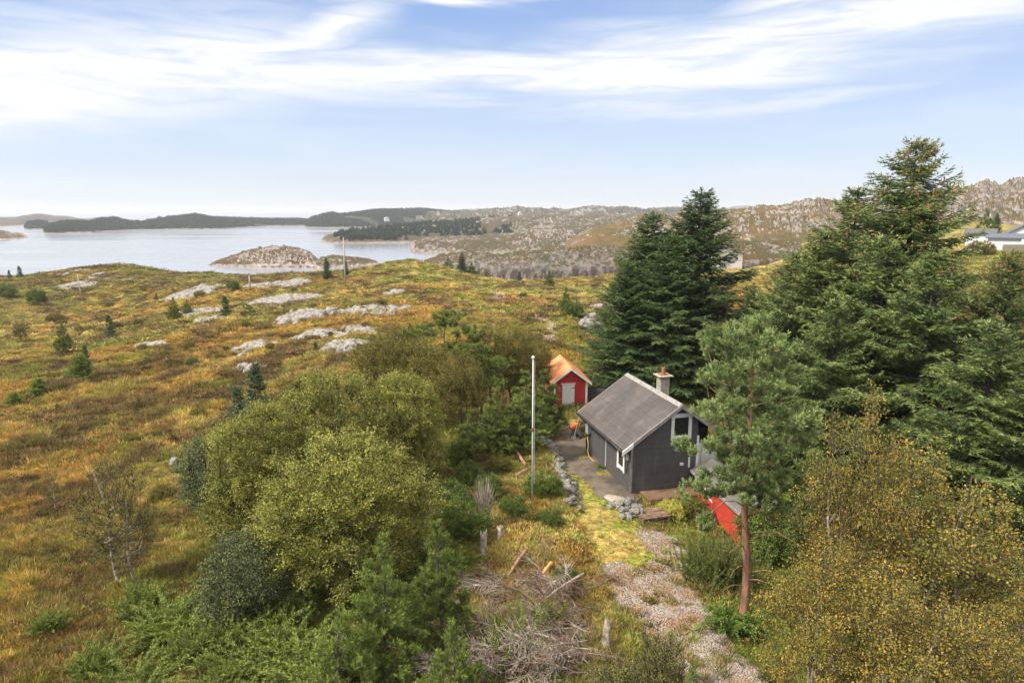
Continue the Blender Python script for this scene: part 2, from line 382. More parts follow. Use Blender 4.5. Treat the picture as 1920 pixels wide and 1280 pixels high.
def patch(name, mask_fn, x0, x1, y0, y1, st, lift, mat):
    xs = np.arange(x0, x1, st); ys = np.arange(y0, y1, st); Xg, Yg = np.meshgrid(xs, ys)
    k = mask_fn(Xg + st / 2, Yg + st / 2)[:-1, :-1].ravel()
    f = gridfaces(len(ys), len(xs))[k]
    u, inv = np.unique(f, return_inverse=True); f = inv.reshape(f.shape)
    v = np.stack([Xg.ravel()[u], Yg.ravel()[u]], 1); z = HZ(v[:, 0], v[:, 1]) + lift
    me = mesh_np(name, np.concatenate([v, z[:, None]], 1), f, mat, True)
    return tag(link(name, me), kind='structure')
patch('gravel_path', lambda x, y: masks(x, y)[0] & (fbm(x * 1.1, y * 1.1, 4, 201) < .74), 2, 14, 17, 36, .09, .022, M['gravel'])
patch('driveway', lambda x, y: masks(x, y)[1] & (fbm(x * .9, y * .9, 4, 202) < .68), 1, 9, 31, 47, .10, .02, M['yard'])

# ------------------------------------------------------------------ sea
m, t, out = material('sea_water')
pos = t.N('ShaderNodeNewGeometry').outputs['Position']
mp = t.N('ShaderNodeMapping', {0: pos, 'Scale': (.6, 1.0, 1)}).outputs[0]
rn = t.smooth(t.noise(t.N('ShaderNodeMapping', {0: pos, 'Scale': (.25, 1.0, 1)}).outputs[0], .006, 4, .6, .6), .4, .65, .12, .30)
b = t.N('ShaderNodeBsdfPrincipled', {0: (.24, .25, .28, 1), 'Roughness': rn, 'IOR': 1.33, 'Specular IOR Level': .9})
bp = t.N('ShaderNodeBump', {'Strength': .16, 'Distance': .5, 'Height': t.noise(mp, .25, 5, .6)}); t.l.new(bp.outputs[0], b.inputs['Normal'])
t.l.new(b.outputs[0], out.inputs[0]); M['sea'] = m
tag(link('sea', mesh_np('sea', [(-40000, 200, SEA), (40000, 200, SEA), (40000, 60000, SEA), (-40000, 60000, SEA)], np.array([[0, 1, 2, 3]]), M["sea"])), kind='structure')

# ------------------------------------------------------------------ far land: islands and rocky hills
def hillmat(name, veg, veg2, rock, rockamt, sc):
    m, t, out = material(name)
    g = t.N('ShaderNodeNewGeometry'); pos = g.outputs['Position']; nz_ = t.N('ShaderNodeSeparateXYZ', {0: g.outputs['Normal']}).outputs[2]
    hz = t.N('ShaderNodeSeparateXYZ', {0: pos}).outputs[2]
    sq = t.N('ShaderNodeMapping', {0: pos, 'Scale': (1, .5, 1.6)}).outputs[0]
    n = t.noise(t.N('ShaderNodeMapping', {0: sq, 'Rotation': (0, 0, .5), 'Scale': (1.9, .8, 1)}).outputs[0], sc, 9, .72, .9); n2 = t.noise(sq, sc * .22, 5, .6)
    steep = t.smooth(nz_, .95, .70)
    rk = t.math('ADD', t.math('ADD', t.math('MULTIPLY', steep, .34), n), t.math('MULTIPLY', t.math('SUBTRACT', n2, .5), .7))
    rk = t.smooth(rk, .66 - rockamt, .72 - rockamt)
    shore = t.math('MULTIPLY', t.smooth(t.math('ADD', hz, t.math('MULTIPLY', n, 9.0)), SEA + 6.6, SEA + 4.8), .92)
    rk = t.math('MAXIMUM', rk, shore)
    v = t.mix(t.smooth(t.noise(pos, sc * .5, 5, .6), .42, .6), veg, veg2)
    vs = t.N('ShaderNodeMapping', {0: pos, 'Scale': (1, 1, .22)}).outputs[0]
    rc = t.mix(t.smooth(t.noise(sq, sc * 3, 4, .7), .42, .62), rock, tuple(k * .45 for k in rock))
    rc = t.mix(t.math('MULTIPLY', t.smooth(t.noise(vs, sc * 3.2, 5, .7), .44, .56), t.smooth(nz_, .8, .5)), rc, (.065, .052, .045))
    b = t.N('ShaderNodeBsdfPrincipled', {0: t.mix(rk, v, rc), 'Roughness': .95, 'Specular IOR Level': .1})
    bp = t.N('ShaderNodeBump', {'Strength': 1.0, 'Distance': 1.6, 'Height': t.noise(sq, sc * 1.5, 8, .7)}); t.l.new(bp.outputs[0], b.inputs['Normal'])
    t.l.new(b.outputs[0], out.inputs[0]); return m
PINKROCK = (.38, .31, .28)
M['isle'] = hillmat('island_heath', (.080, .046, .022), (.075, .068, .027), PINKROCK, .05, .10)
M['darkhill'] = hillmat('wooded_hill', (.032, .045, .022), (.046, .048, .026), (.33, .28, .27), -.06, .05)
M['heathhill'] = hillmat('heath_hill', (.060, .042, .026), (.050, .050, .022), (.28, .24, .22), .11, .045)
M['cliffhill'] = hillmat('rocky_hill', (.075, .050, .025), (.060, .058, .022), (.28, .24, .22), .115, .08)
M['cliff'] = hillmat('cliff', (.085, .060, .026), (.062, .062, .022), (.215, .185, .165), .02, .10)
M['orangehill'] = hillmat('autumn_rocky_hill', (.125, .080, .034), (.085, .070, .028), (.27, .235, .205), .105, .06)
M['farhill'] = hillmat('bare_far_hill', (.085, .07, .06), (.10, .085, .06), (.33, .29, .28), .03, .01)

LAND = {}
def landmass(name, mat, cols, prof=.8, amp=.25, nfreq=.02, back=1.6, rows=70, step=2.0, seed=1, zb=SEA, crag=.5, stretch=1.0):
    """cols: (px, base picture y, crest picture y, crest distance / base distance, base distance or None when the base is the sea)"""
    cols = sorted(cols); pxs = np.array([c[0] for c in cols], float)
    u = np.arange(pxs[0], pxs[-1] + .1, step)
    yb = np.interp(u, pxs, [c[1] for c in cols]); yc = np.interp(u, pxs, [c[2] for c in cols]); kk = np.interp(u, pxs, [c[3] for c in cols])
    def ang(y): return np.tan(PITCH - np.arctan((640 - y) / FPX))
    if cols[0][4] is None: d0 = (CAMZ - zb) / ang(yb); z0 = np.full(len(u), zb)
    else: d0 = np.interp(u, pxs, [c[4] for c in cols]); z0 = CAMZ - d0 * ang(yb)
    d1 = d0 * kk; z1 = CAMZ - d1 * ang(yc)
    d2 = d1 * back
    aa = (u - 960) / FPX
    T = np.concatenate([np.linspace(-.06, 1, rows), np.linspace(1, 2, rows // 3)[1:]])
    tt = T[:, None]
    Dm = np.where(tt <= 1, d0 + (d1 - d0) * tt, d1 + (d2 - d1) * (tt - 1))
    # same bearing for every row of a column
    bmid = CT + (640 - (yb + yc) / 2) / FPX * ST
    X = aa / bmid * Dm; Yy = Dm
    tb = np.clip(tt, 0, 1) ** prof; tb = np.sin(tb * math.pi / 2) ** 1.1
    hgt = np.where(tt <= 1, z0 + (z1 - z0) * tb, z1 + (min(z0.min(), zb) - 3 - z1) * sstep(tt, 1, 2))
    hgt = np.where(tt < 0, z0 - 6 * (-tt / .06), hgt)
    rel = np.maximum(z1 - z0, 2)
    n = (fbm(X * nfreq, Yy * nfreq * stretch, 5, seed, .55) - .5) * 2 * amp + (ridged(X * nfreq * 2.6, Yy * nfreq * 2.0 * stretch, 4, seed + 50) - .62) * amp * crag
    n2 = (ridged(X * nfreq * 9, Yy * nfreq * 6, 3, seed + 70) - .6) * amp * crag * .8
    env = np.clip(sstep(tt, -.03, .22), 0, 1) * (1 - .6 * sstep(tt, .6, 1) * (tt <= 1))
    hgt = hgt + (n + n2) * rel * env
    me = mesh_np(name, np.stack([X, Yy, hgt], -1).reshape(-1, 3), gridfaces(len(T), len(u)), mat, True)
    LAND[seed] = (X, Yy, hgt, tt)
    o = link(name, me); tag(o, kind='structure'); return o

landmass('far_island', M['farhill'], [(-260, 427, 420, 1.1, None), (-100, 425, 408, 1.1, None), (0, 424, 409, 1.1, None), (30, 423, 408, 1.1, None), (68, 421, 402, 1.1, None), (100, 420, 406, 1.1, None), (130, 419, 407, 1.1, None), (160, 417, 412, 1.1, None), (185, 415, 409, 1.1, None), (225, 414, 413, 1.1, None)], nfreq=.004, amp=.3, seed=11, step=1.0)
landmass('wooded_islet', M['darkhill'], [(44, 430.5, 430, 1.05, None), (52, 430.5, 418, 1.08, None), (70, 430.5, 415.5, 1.08, None), (90, 430, 417, 1.08, None), (98, 429.5, 429, 1.05, None)], nfreq=.02, amp=.2, seed=12, step=1, back=1.12)
landmass('wooded_island', M['darkhill'], [(80, 438.5, 438, 1.04, None), (95, 438, 424, 1.08, None), (120, 437, 418, 1.1, None), (155, 436, 418, 1.1, None), (170, 436, 419, 1.1, None), (190, 434, 412, 1.12, None), (215, 433, 411, 1.12, None), (240, 432, 415, 1.12, None), (280, 431, 413, 1.12, None), (340, 430, 408, 1.13, None), (368, 430, 404, 1.14, None), (400, 430, 411, 1.13, None), (450, 427, 411, 1.13, None), (500, 424.5, 412, 1.13, None), (560, 423.5, 412, 1.12, None), (585, 423.5, 414, 1.1, None), (600, 423.5, 422, 1.05, None)], nfreq=.012, amp=.16, seed=13, step=1, back=1.12)
landmass('wooded_headland', M['darkhill'], [(572, 426, 425, 1.03, None), (585, 426.5, 411, 1.08, None), (620, 427, 401, 1.12, None), (640, 427, 405, 1.12, None), (700, 426, 397, 1.15, None), (740, 425, 395, 1.18, None), (790, 424, 394, 1.2, None), (850, 422, 398, 1.22, None), (900, 418, 394, 1.25, None)], nfreq=.01, amp=.12, seed=14, step=1)
landmass('heath_hill', M['heathhill'], [(780, 426, 399, 1.25, None), (850, 425, 396, 1.3, None), (900, 424, 394, 1.3, None), (950, 424, 391, 1.3, None), (1000, 424, 390, 1.3, None), (1060, 424, 394, 1.3, None), (1100, 424, 388.5, 1.3, None), (1150, 424, 389, 1.3, None), (1172, 424, 386.5, 1.3, None), (1200, 424, 391, 1.3, None), (1250, 424, 389, 1.3, None), (1310, 424, 391, 1.3, None), (1360, 424, 393, 1.3, None), (1420, 424, 395, 1.3, None), (1480, 424, 396, 1.3, None), (1700, 424, 396, 1.3, None)], nfreq=.009, amp=.26, seed=15, step=1, rows=90, crag=.8)
landmass('wooded_point', M['cliffhill'], [(600, 455.5, 455, 1.03, None), (612, 456, 449, 1.05, None), (640, 456, 440, 1.10, None), (700, 456, 433, 1.22, None), (760, 455, 424, 1.35, None), (800, 453, 420, 1.4, None), (900, 452, 412, 1.45, None), (1000, 452, 407, 1.5, None), (1100, 450, 405, 1.5, None), (1200, 448, 404, 1.5, None), (1320, 446, 404, 1.5, None)], nfreq=.018, amp=.26, seed=16, step=1, rows=100, crag=.9)
landmass('rocky_shore_hill', M['cliffhill'], [(768, 469, 469, 1.02, None), (772, 473, 467, 1.03, None), (778, 475, 461, 1.06, None), (800, 476, 452, 1.15, None), (850, 476, 446, 1.3, None), (950, 476, 438, 1.5, None), (1000, 476, 428, 1.6, None), (1060, 476, 424, 1.6, None), (1150, 476, 418, 1.6, None), (1300, 476, 412, 1.6, None), (1450, 476, 410, 1.6, None)], nfreq=.026, amp=.30, seed=17, step=1, rows=110, crag=1.1)
landmass('cliff_hill', M['cliff'], [(795, 500, 490, 1.05, 330), (830, 512, 478, 1.08, 330), (880, 520, 472, 1.1, 330), (940, 528, 480, 1.1, 320), (1000, 532, 474, 1.12, 310), (1060, 530, 468, 1.12, 310), (1130, 527, 464, 1.12, 310), (1200, 520, 460, 1.12, 310), (1350, 510, 455, 1.15, 310), (1500, 505, 450, 1.15, 310)], prof=.34, nfreq=.035, amp=.20, seed=18, step=1, rows=110, zb=-28, crag=1.3, back=1.5)
landmass('autumn_hill', M['orangehill'], [(1060, 470, 455, 1.5, 400), (1110, 470, 428, 1.6, 400), (1200, 468, 409, 1.8, 400), (1290, 466, 402, 1.8, 400), (1360, 464, 397, 1.8, 400), (1420, 464, 391, 1.7, 400), (1465, 462, 389, 1.7, 400), (1500, 460, 379, 1.7, 400), (1540, 460, 376, 1.7, 400), (1575, 460, 383, 1.7, 400), (1620, 458, 380, 1.7, 400), (1680, 456, 372, 1.7, 400), (1740, 455, 367, 1.7, 400), (1800, 452, 360, 1.6, 400), (1845, 450, 354, 1.6, 400), (1870, 450, 358, 1.6, 400), (1900, 448, 348, 1.6, 400), (1960, 446, 344, 1.6, 400), (2200, 440, 350, 1.6, 400)], prof=.75, nfreq=.022, amp=.21, seed=19, step=1.2, rows=130, zb=-28, crag=1.6)
landmass('heath_island', M['isle'], [(388, 498.5, 498, 1.01, None), (405, 499, 489, 1.04, None), (440, 499.5, 478, 1.08, None), (470, 500, 469, 1.1, None), (500, 501, 464, 1.11, None), (535, 501, 462, 1.11, None), (560, 501, 464, 1.11, None), (580, 502, 470, 1.1, None), (598, 503, 486, 1.06, None), (612, 503, 502, 1.01, None)], prof=.62, nfreq=.05, amp=.24, seed=20, step=.6, back=1.09, crag=1.3)
landmass('heath_island', M['isle'], [(585, 503, 502.5, 1.01, None), (600, 500.5, 484, 1.05, None), (625, 500, 480, 1.07, None), (655, 499, 481, 1.07, None), (690, 497, 485, 1.06, None), (705, 496.5, 489, 1.04, None), (712, 496, 495.5, 1.01, None)], prof=.62, nfreq=.05, amp=.26, seed=21, step=.6, back=1.09, crag=1.3)
landmass('dark_skerry', M['isle'], [(-160, 449, 441, 1.05, None), (-40, 449, 430, 1.05, None), (0, 449, 434, 1.05, None), (10, 449, 437, 1.04, None), (22, 448.5, 444, 1.03, None), (35, 448, 443.5, 1.02, None), (55, 447, 446.8, 1.01, None)], nfreq=.03, amp=.15, seed=22, step=.7)
landmass('low_far_island', M['farhill'], [(1355, 393, 392.8, 1.02, 6500), (1375, 394, 386.5, 1.05, 6500), (1400, 394, 385, 1.05, 6500), (1420, 394, 388, 1.05, 6500), (1445, 394, 390, 1.05, 6500), (1465, 394, 393, 1.02, 6500)], nfreq=.002, amp=.2, seed=23, step=1, zb=-30)

# ------------------------------------------------------------------ scattering many small things of stuff
def scatter(name, pts, scl, rz, idx, variants, cols=None, kind='stuff', label=None, cat=None):
    me = bpy.data.meshes.new(name); me.vertices.add(len(pts)); me.vertices.foreach_set('co', np.asarray(pts, np.float32).ravel())
    for nm, ty, val in (('scl', 'FLOAT_VECTOR', np.asarray(scl, np.float32)), ('rot', 'FLOAT_VECTOR', np.asarray(rz, np.float32))):
        at = me.attributes.new(nm, ty, 'POINT'); at.data.foreach_set('vector', val.ravel())
    at = me.attributes.new('idx', 'INT', 'POINT'); at.data.foreach_set('value', np.asarray(idx, np.int32))
    if cols is not None:
        at = me.attributes.new('Col', 'FLOAT_COLOR', 'POINT'); at.data.foreach_set('color', np.concatenate([cols, np.ones((len(cols), 1))], 1).astype(np.float32).ravel())
    o = link(name, me); tag(o, label, cat, kind=kind)
    cc = bpy.data.collections.new(name + '_source')
    for i, v in enumerate(variants): cc.objects.link(bpy.data.objects.new(f'{name}_{chr(97 + i)}', v))
    ng = bpy.data.node_groups.new(name, 'GeometryNodeTree')
    ng.interface.new_socket('Geometry', in_out='INPUT', socket_type='NodeSocketGeometry'); ng.interface.new_socket('Geometry', in_out='OUTPUT', socket_type='NodeSocketGeometry')
    g = NT(ng); gi = g.N('NodeGroupInput'); go = g.N('NodeGroupOutput')
    ci = g.N('GeometryNodeCollectionInfo', {'Separate Children': True, 'Reset Children': True}); ci.inputs['Collection'].default_value = cc
    def na(n_, ty):
        k = g.N('GeometryNodeInputNamedAttribute', {'Name': n_}, data_type=ty); return [s for s in k.outputs if s.enabled and s.name == 'Attribute'][0]
    ip = g.N('GeometryNodeInstanceOnPoints', {'Pick Instance': True}); g.l.new(gi.outputs[0], ip.inputs['Points']); g.l.new(ci.outputs[0], ip.inputs['Instance'])
    g.l.new(na('idx', 'INT'), ip.inputs['Instance Index']); g.l.new(na('scl', 'FLOAT_VECTOR'), ip.inputs['Scale'])
    er = g.N('FunctionNodeEulerToRotation'); g.l.new(na('rot', 'FLOAT_VECTOR'), er.inputs[0]); g.l.new(er.outputs[0], ip.inputs['Rotation'])
    g.l.new(ip.outputs[0], go.inputs[0])
    md = o.modifiers.new('scatter', 'NODES'); md.node_group = ng
    return o

RNG = np.random.default_rng(7)
def blades(b, tp, w, rng=RNG, tipw=.25, tint=None, mid=0.0):
    """thin leaf blades from b to tp (n,3), width w; returns verts, faces, tint"""
    n = len(b); d = tp - b; rnd = rng.normal(size=(n, 3)); s = np.cross(d, rnd); s /= np.linalg.norm(s, axis=1, keepdims=True) + 1e-9
    w = np.broadcast_to(np.asarray(w, float), (n,))[:, None]
    v = np.stack([b - s * w * .35, b + d * .45 + s * w * .5 * -1, tp, b + d * .45 + s * w * .5], 1).reshape(-1, 3)
    f = np.arange(n * 4).reshape(n, 4)
    return v, f, np.repeat(tint if tint is not None else rng.random(n), 4)
def join(parts):
    vs, fs, ts = [], [], []; k = 0
    for v, f, t_ in parts:
        vs.append(v); fs.append(f + k); ts.append(t_); k += len(v)
    return np.concatenate(vs), np.concatenate(fs), np.concatenate(ts)
def tubes(segs, sides=5):
    """segs: arrays a,b (n,3), ra, rb -> tapered tubes"""
    a, b, ra, rb = [np.asarray(k, float) for k in segs]; n = len(a)
    d = b - a; d /= np.linalg.norm(d, axis=1, keepdims=True) + 1e-9
    up = np.where(np.abs(d[:, 2:3]) > .9, C(1, 0, 0), C(0, 0, 1)); s = np.cross(d, up); s /= np.linalg.norm(s, axis=1, keepdims=True) + 1e-9; q = np.cross(d, s)
    th = np.arange(sides) / sides * 2 * math.pi
    ring = s[:, None] * np.cos(th)[None, :, None] + q[:, None] * np.sin(th)[None, :, None]
    v = np.concatenate([a[:, None] + ring * ra[:, None, None], b[:, None] + ring * rb[:, None, None]], 1).reshape(-1, 3)
    k = np.arange(sides); k2 = (k + 1) % sides; base = (np.arange(n) * sides * 2)[:, None]
    f = np.stack([base + k, base + k2, base + sides + k2, base + sides + k], -1).reshape(-1, 4)
    return v, f
def polytube(pts, rad, sides=7):
    """one continuous tube along a line, closed at the ends"""
    pts = np.asarray(pts, float); rad = np.asarray(rad, float); n = len(pts)
    d = np.gradient(pts, axis=0); d /= np.linalg.norm(d, axis=1, keepdims=True) + 1e-9
    up = C(0, 0, 1) if abs(d[:, 2]).mean() < .8 else C(1, 0, 0)
    s = np.cross(d, up); s /= np.linalg.norm(s, axis=1, keepdims=True); q = np.cross(d, s)
    th = np.arange(sides) / sides * 2 * math.pi
    v = (pts[:, None] + (s[:, None] * np.cos(th)[None, :, None] + q[:, None] * np.sin(th)[None, :, None]) * rad[:, None, None]).reshape(-1, 3)
    k = np.arange(sides); k2 = (k + 1) % sides; base = (np.arange(n - 1) * sides)[:, None]
    f = np.stack([base + k, base + k2, base + sides + k2, base + sides + k], -1).reshape(-1, 4)
    m_ = len(v); v = np.concatenate([v, pts[:1], pts[-1:]])
    c0 = np.stack([k2, k, np.full(sides, m_)], 1); c1 = np.stack([k + (n - 1) * sides, k2 + (n - 1) * sides, np.full(sides, m_ + 1)], 1)
    return v, f, np.concatenate([c0, c1])
def unit(v): return v / (np.linalg.norm(v, axis=-1, keepdims=True) + 1e-9)
def rdir(n, rng): return unit(rng.normal(size=(n, 3)))

def grow(points, spine, spr, rng, r0=.12, rmin=.012, seg=.5, up=.12, maxr=None):
    """limbs that join crown points to a spine; returns tube segments and the end nodes with their directions"""
    nodes = [p for p in spine]; par = [-1] + list(range(len(spine) - 1)); ns = len(spine); path = list(np.concatenate([[0], np.cumsum(np.linalg.norm(np.diff(spine, axis=0), axis=1))]))
    order = np.argsort(np.linalg.norm(points - spine[len(spine) // 2], axis=1)); ends = []
    for k in order:
        p = points[k]; A = np.array(nodes); d = np.linalg.norm(A - p, axis=1)
        cost = d * (1 + .35 * (A[:, 2] > p[2] - .1 * d)) + .22 * np.array(path)
        j = int(np.argmin(cost)); L = d[j]; m_ = max(1, int(L / seg)); a = A[j]; prev = j
        for i in range(1, m_ + 1):
            s_ = i / m_; q = a + (p - a) * s_; q = q + C(0, 0, 1) * (-up * L * math.sin(math.pi * s_)) * .6 + rng.normal(size=3) * .04 * seg * (i < m_)
            nodes.append(q); par.append(prev); path.append(path[prev] + L / m_); prev = len(nodes) - 1
        ends.append(prev)
    cnt = np.zeros(len(nodes)); cnt[ends] = 1
    for i in range(len(nodes) - 1, 0, -1):
        cnt[par[i]] += cnt[i]
    A = np.array(nodes); tot = cnt.max(); r = np.maximum(r0 * (cnt / tot) ** .55, rmin)
    r[:ns] = np.maximum(r[:ns], spr)
    i = np.arange(1, len(nodes)); pa = np.array(par)[1:]
    rb = r[i]; ra = np.minimum(r[pa], rb * 1.5); ra = np.where(i < ns, r[pa], ra)
    E_ = np.array(ends); dr = unit(A[E_] - A[np.array(par)[E_]])
    return (A[pa], A[i], ra, rb), A[E_], dr

def lobes_pts(lobes, n, rng, hollow=.55):
    w = np.array([l[3] * l[4] * l[5] for l in lobes]) ** .75; w /= w.sum(); out = []
    for l, c_ in zip(lobes, (w * n).astype(int) + 1):
        d = rdir(c_, rng); r = hollow + (1 - hollow) * rng.random(c_) ** .6
        out.append(np.array(l[:3]) + d * r[:, None] * np.array(l[3:6]))
    p = np.concatenate(out); return p[p[:, 2] > .25]

def broadleaf(lobes, n, twigs, lpt, leaf, rng, trunk_h, r0, twig_len=.6, droop=0.0, centre=(0, 0), stems=1, hollow=.55, jit=.07, outw=.8, rmin=.012, updir=.25, twr=.045):
    pts = lobes_pts(lobes, n, rng, hollow); cz = np.mean([l[2] for l in lobes])
    top = max(l[2] + l[5] * .5 for l in lobes)
    zz = np.linspace(-.2, top, 9); segs = None
    lean = rng.normal(size=2) * .12
    spine = np.stack([centre[0] + lean[0] * zz + .12 * np.sin(zz * 1.3), centre[1] + lean[1] * zz + .12 * np.cos(zz), zz], 1)
    sg, ends, dr = grow(pts, spine, np.linspace(r0, .02, 9), rng, r0, rmin)
    tv, tf = tubes(sg, 6)
    # twigs with leaves
    k = np.repeat(np.arange(len(ends)), twigs); b = ends[k]; cen = np.array([centre[0], centre[1], cz * .8])
    d = unit(dr[k] * .5 + unit(b - cen) * outw + rdir(len(k), rng) * .85 + C(0, 0, updir - droop))
    L = twig_len * (.5 + rng.random(len(k)))
    e = b + d * L[:, None] + C(0, 0, -1) * (droop * L ** 2)[:, None]
    wv, wf = tubes((b, e, np.full(len(b), .008), np.full(len(b), .004)), 3)
    kk = np.repeat(np.arange(len(b)), lpt); s = rng.random(len(kk)) ** .8
    c_ = b[kk] + (e - b)[kk] * s[:, None] + rng.normal(size=(len(kk), 3)) * jit
    ld = unit(rdir(len(kk), rng) + d[kk] * .6 + C(0, 0, -.35)) * (leaf * (.6 + .8 * rng.random(len(kk))))[:, None]
    pt = np.clip(rng.random(len(ends)) * .55 + .1, 0, 1)
    tint = np.clip(pt[k][kk] + (rng.random(len(kk)) - .45) * .55, 0, 1)
    lv, lf, lt = blades(c_, c_ + ld, leaf * .75, rng, tint=tint)
    return (np.concatenate([tv, wv]), np.concatenate([tf, wf + len(tv)]), np.concatenate([np.repeat(sg[2] < twr, 6), np.ones(len(wf), bool)])), (lv, lf, lt)

def brush(b, e, nn, nl, w, rng, tint, spread=.8):
    """needles around shoots b->e"""
    k = np.repeat(np.arange(len(b)), nn); d = unit(e - b)[k]; s = rng.random(len(k))
    p = b[k] + (e - b)[k] * s[:, None]; side = unit(np.cross(d, rdir(len(k), rng)))
    nd = unit(side * spread + d * (.45 + .5 * s[:, None]) + C(0, 0, .15)) * (nl * (.7 + .6 * rng.random(len(k))))[:, None]
    return blades(p, p + nd, w, rng, tint=np.clip(tint[k] + .35 * (s - .5) + (rng.random(len(k)) - .5) * .2, 0, 1))

def pine(lobes, n, shoots, h, r0, rng, needle=.13, nw=.022, nn=26, sl=.28, up=.7, spine=None, dead=0, rmin=.012, hollow=.35):
    pts = lobes_pts(lobes, n, rng, hollow)
    if spine is None:
        zz = np.linspace(-.2, h * .96, 12); spine = np.stack([.1 * np.sin(zz * .7), .1 * np.cos(zz * .5), zz], 1)
    spr = np.linspace(r0, .02, len(spine)) ** 1.0
    sg, ends, dr = grow(pts, spine, spr, rng, r0 * .55, rmin, seg=.35, up=.1)
    tv, tf = tubes(sg, 9)
    k = np.repeat(np.arange(len(ends)), shoots)
    cen = np.zeros((len(ends), 3)); cen[:, 2] = ends[:, 2] * .85
    d = unit(unit(ends - cen)[k] * .7 + rdir(len(k), rng) * .85 + C(0, 0, up))
    b = ends[k] + rng.normal(size=(len(k), 3)) * .05; e = b + d * (sl * (.6 + .7 * rng.random(len(k))))[:, None]
    ct = rng.random(len(ends)) * .5 + .15
    v, f, t_ = brush(b, e, nn, needle, nw, rng, np.clip(ct[k] + (rng.random(len(k)) - .5) * .3, 0, 1))
    return (tv, tf), (v, f, t_)

def spruce(h, rb, rng, sp=.27, nb=6, width=.085, low=.03, powr=.72, fill=1.0, cones=False, lop=0.0, tw=.075):
    zz = np.linspace(-.3, h, 16); spine = np.stack([.06 * np.sin(zz * .4), .06 * np.cos(zz * .3), zz], 1); trad = np.linspace(.024 * h * .75, .012, 16)
    tv, tf, tcap = polytube(spine, trad, 8)
    parts = []; seg = [[], [], [], []]; tipsb = []
    z = low * h
    while z < h * .985:
        q = z / h; Lw = rb * (1 - q) ** powr * (.55 + .45 * min(1, q / .12))
        for _ in range(max(3, int(nb * (1 if q < .8 else .8)))):
            L = max(.20, Lw * (.68 + .36 * rng.random() + .22 * (rng.random() < .10))); a = rng.random() * 2 * math.pi
            if lop: L *= 1 + lop * math.cos(a - .3)
            zb = z + rng.normal() * sp * .22
            n = max(4, int(L / .22)); s = np.linspace(0, 1, n + 1)
            el0 = -.34 + .75 * max(0, q - .30) + 1.6 * max(0, q - .86) + rng.normal() * .08; curl = .18 + .25 * rng.random()
            rad = L * s; dz = L * (el0 * s + curl * s ** 2.4)
            wob = (rng.normal() * .12) * s ** 2 * L
            dir2 = C(math.cos(a), math.sin(a), 0); sd_ = C(-math.sin(a), math.cos(a), 0)
            p = dir2 * rad[:, None] + sd_ * wob[:, None] + C(0, 0, 1) * (zb + dz)[:, None]
            seg[0].append(p[:-1]); seg[1].append(p[1:]); rr = np.linspace(.012 + .010 * L, .006, n + 1); seg[2].append(rr[:-1]); seg[3].append(rr[1:])
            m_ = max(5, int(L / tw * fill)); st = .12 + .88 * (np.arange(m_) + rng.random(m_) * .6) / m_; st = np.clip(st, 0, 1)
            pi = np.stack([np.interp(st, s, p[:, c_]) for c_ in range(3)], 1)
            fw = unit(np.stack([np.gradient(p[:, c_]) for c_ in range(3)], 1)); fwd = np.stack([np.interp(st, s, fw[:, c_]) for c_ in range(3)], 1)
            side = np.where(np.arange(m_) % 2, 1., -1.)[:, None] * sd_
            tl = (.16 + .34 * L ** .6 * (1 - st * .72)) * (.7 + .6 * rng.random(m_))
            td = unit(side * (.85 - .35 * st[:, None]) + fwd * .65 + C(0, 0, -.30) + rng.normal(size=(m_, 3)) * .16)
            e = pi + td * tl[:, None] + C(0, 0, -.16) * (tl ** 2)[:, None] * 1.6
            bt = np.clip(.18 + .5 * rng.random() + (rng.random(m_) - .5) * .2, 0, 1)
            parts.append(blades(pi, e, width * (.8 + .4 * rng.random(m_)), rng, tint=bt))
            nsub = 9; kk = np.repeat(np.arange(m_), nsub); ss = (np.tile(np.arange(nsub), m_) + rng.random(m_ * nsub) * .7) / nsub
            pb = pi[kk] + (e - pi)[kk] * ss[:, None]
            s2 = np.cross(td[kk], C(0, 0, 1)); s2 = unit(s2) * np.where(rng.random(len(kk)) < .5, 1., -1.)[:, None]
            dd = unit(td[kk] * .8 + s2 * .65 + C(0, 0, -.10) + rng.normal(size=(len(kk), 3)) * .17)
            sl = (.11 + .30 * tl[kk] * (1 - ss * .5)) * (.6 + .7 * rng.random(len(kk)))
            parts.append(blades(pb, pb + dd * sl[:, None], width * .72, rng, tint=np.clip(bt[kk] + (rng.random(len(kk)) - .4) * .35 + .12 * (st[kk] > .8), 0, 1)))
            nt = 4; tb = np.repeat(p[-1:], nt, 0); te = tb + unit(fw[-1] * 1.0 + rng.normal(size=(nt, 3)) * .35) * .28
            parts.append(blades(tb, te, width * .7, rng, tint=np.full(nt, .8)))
            if q > .45: tipsb.append((p[int(n * .75)], p[-1]))
        z += sp * (.85 + .3 * rng.random()) * (1.1 if q < .7 else .75)
    for q_ in range(14):
        b = np.repeat(C(0, 0, h - .9 + q_ * .07)[None], 5, 0); parts.append(blades(b, b + unit(rdir(5, rng) + C(0, 0, .9)) * .22, .05, rng, tint=np.full(5, .6)))
    sgv, sgf = tubes([np.concatenate(k) for k in seg], 4)
    trunk = (np.concatenate([tv, sgv]), np.concatenate([tf, sgf + len(tv)]))
    cn = None
    if cones:
        P0 = np.array([t_[0] for t_ in tipsb]); P1 = np.array([t_[1] for t_ in tipsb]); n = 1700; k = rng.integers(0, len(P0), n); s = rng.random(n)
        b = P0[k] + (P1 - P0)[k] * s[:, None] + rng.normal(size=(n, 3)) * .16; b = b[b[:, 2] > h * .42]
        cn = blades(b, b + unit(C(0, 0, -1) + rng.normal(size=(len(b), 3)) * .25) * .16, .075, rng)
    return trunk, join(parts), cn

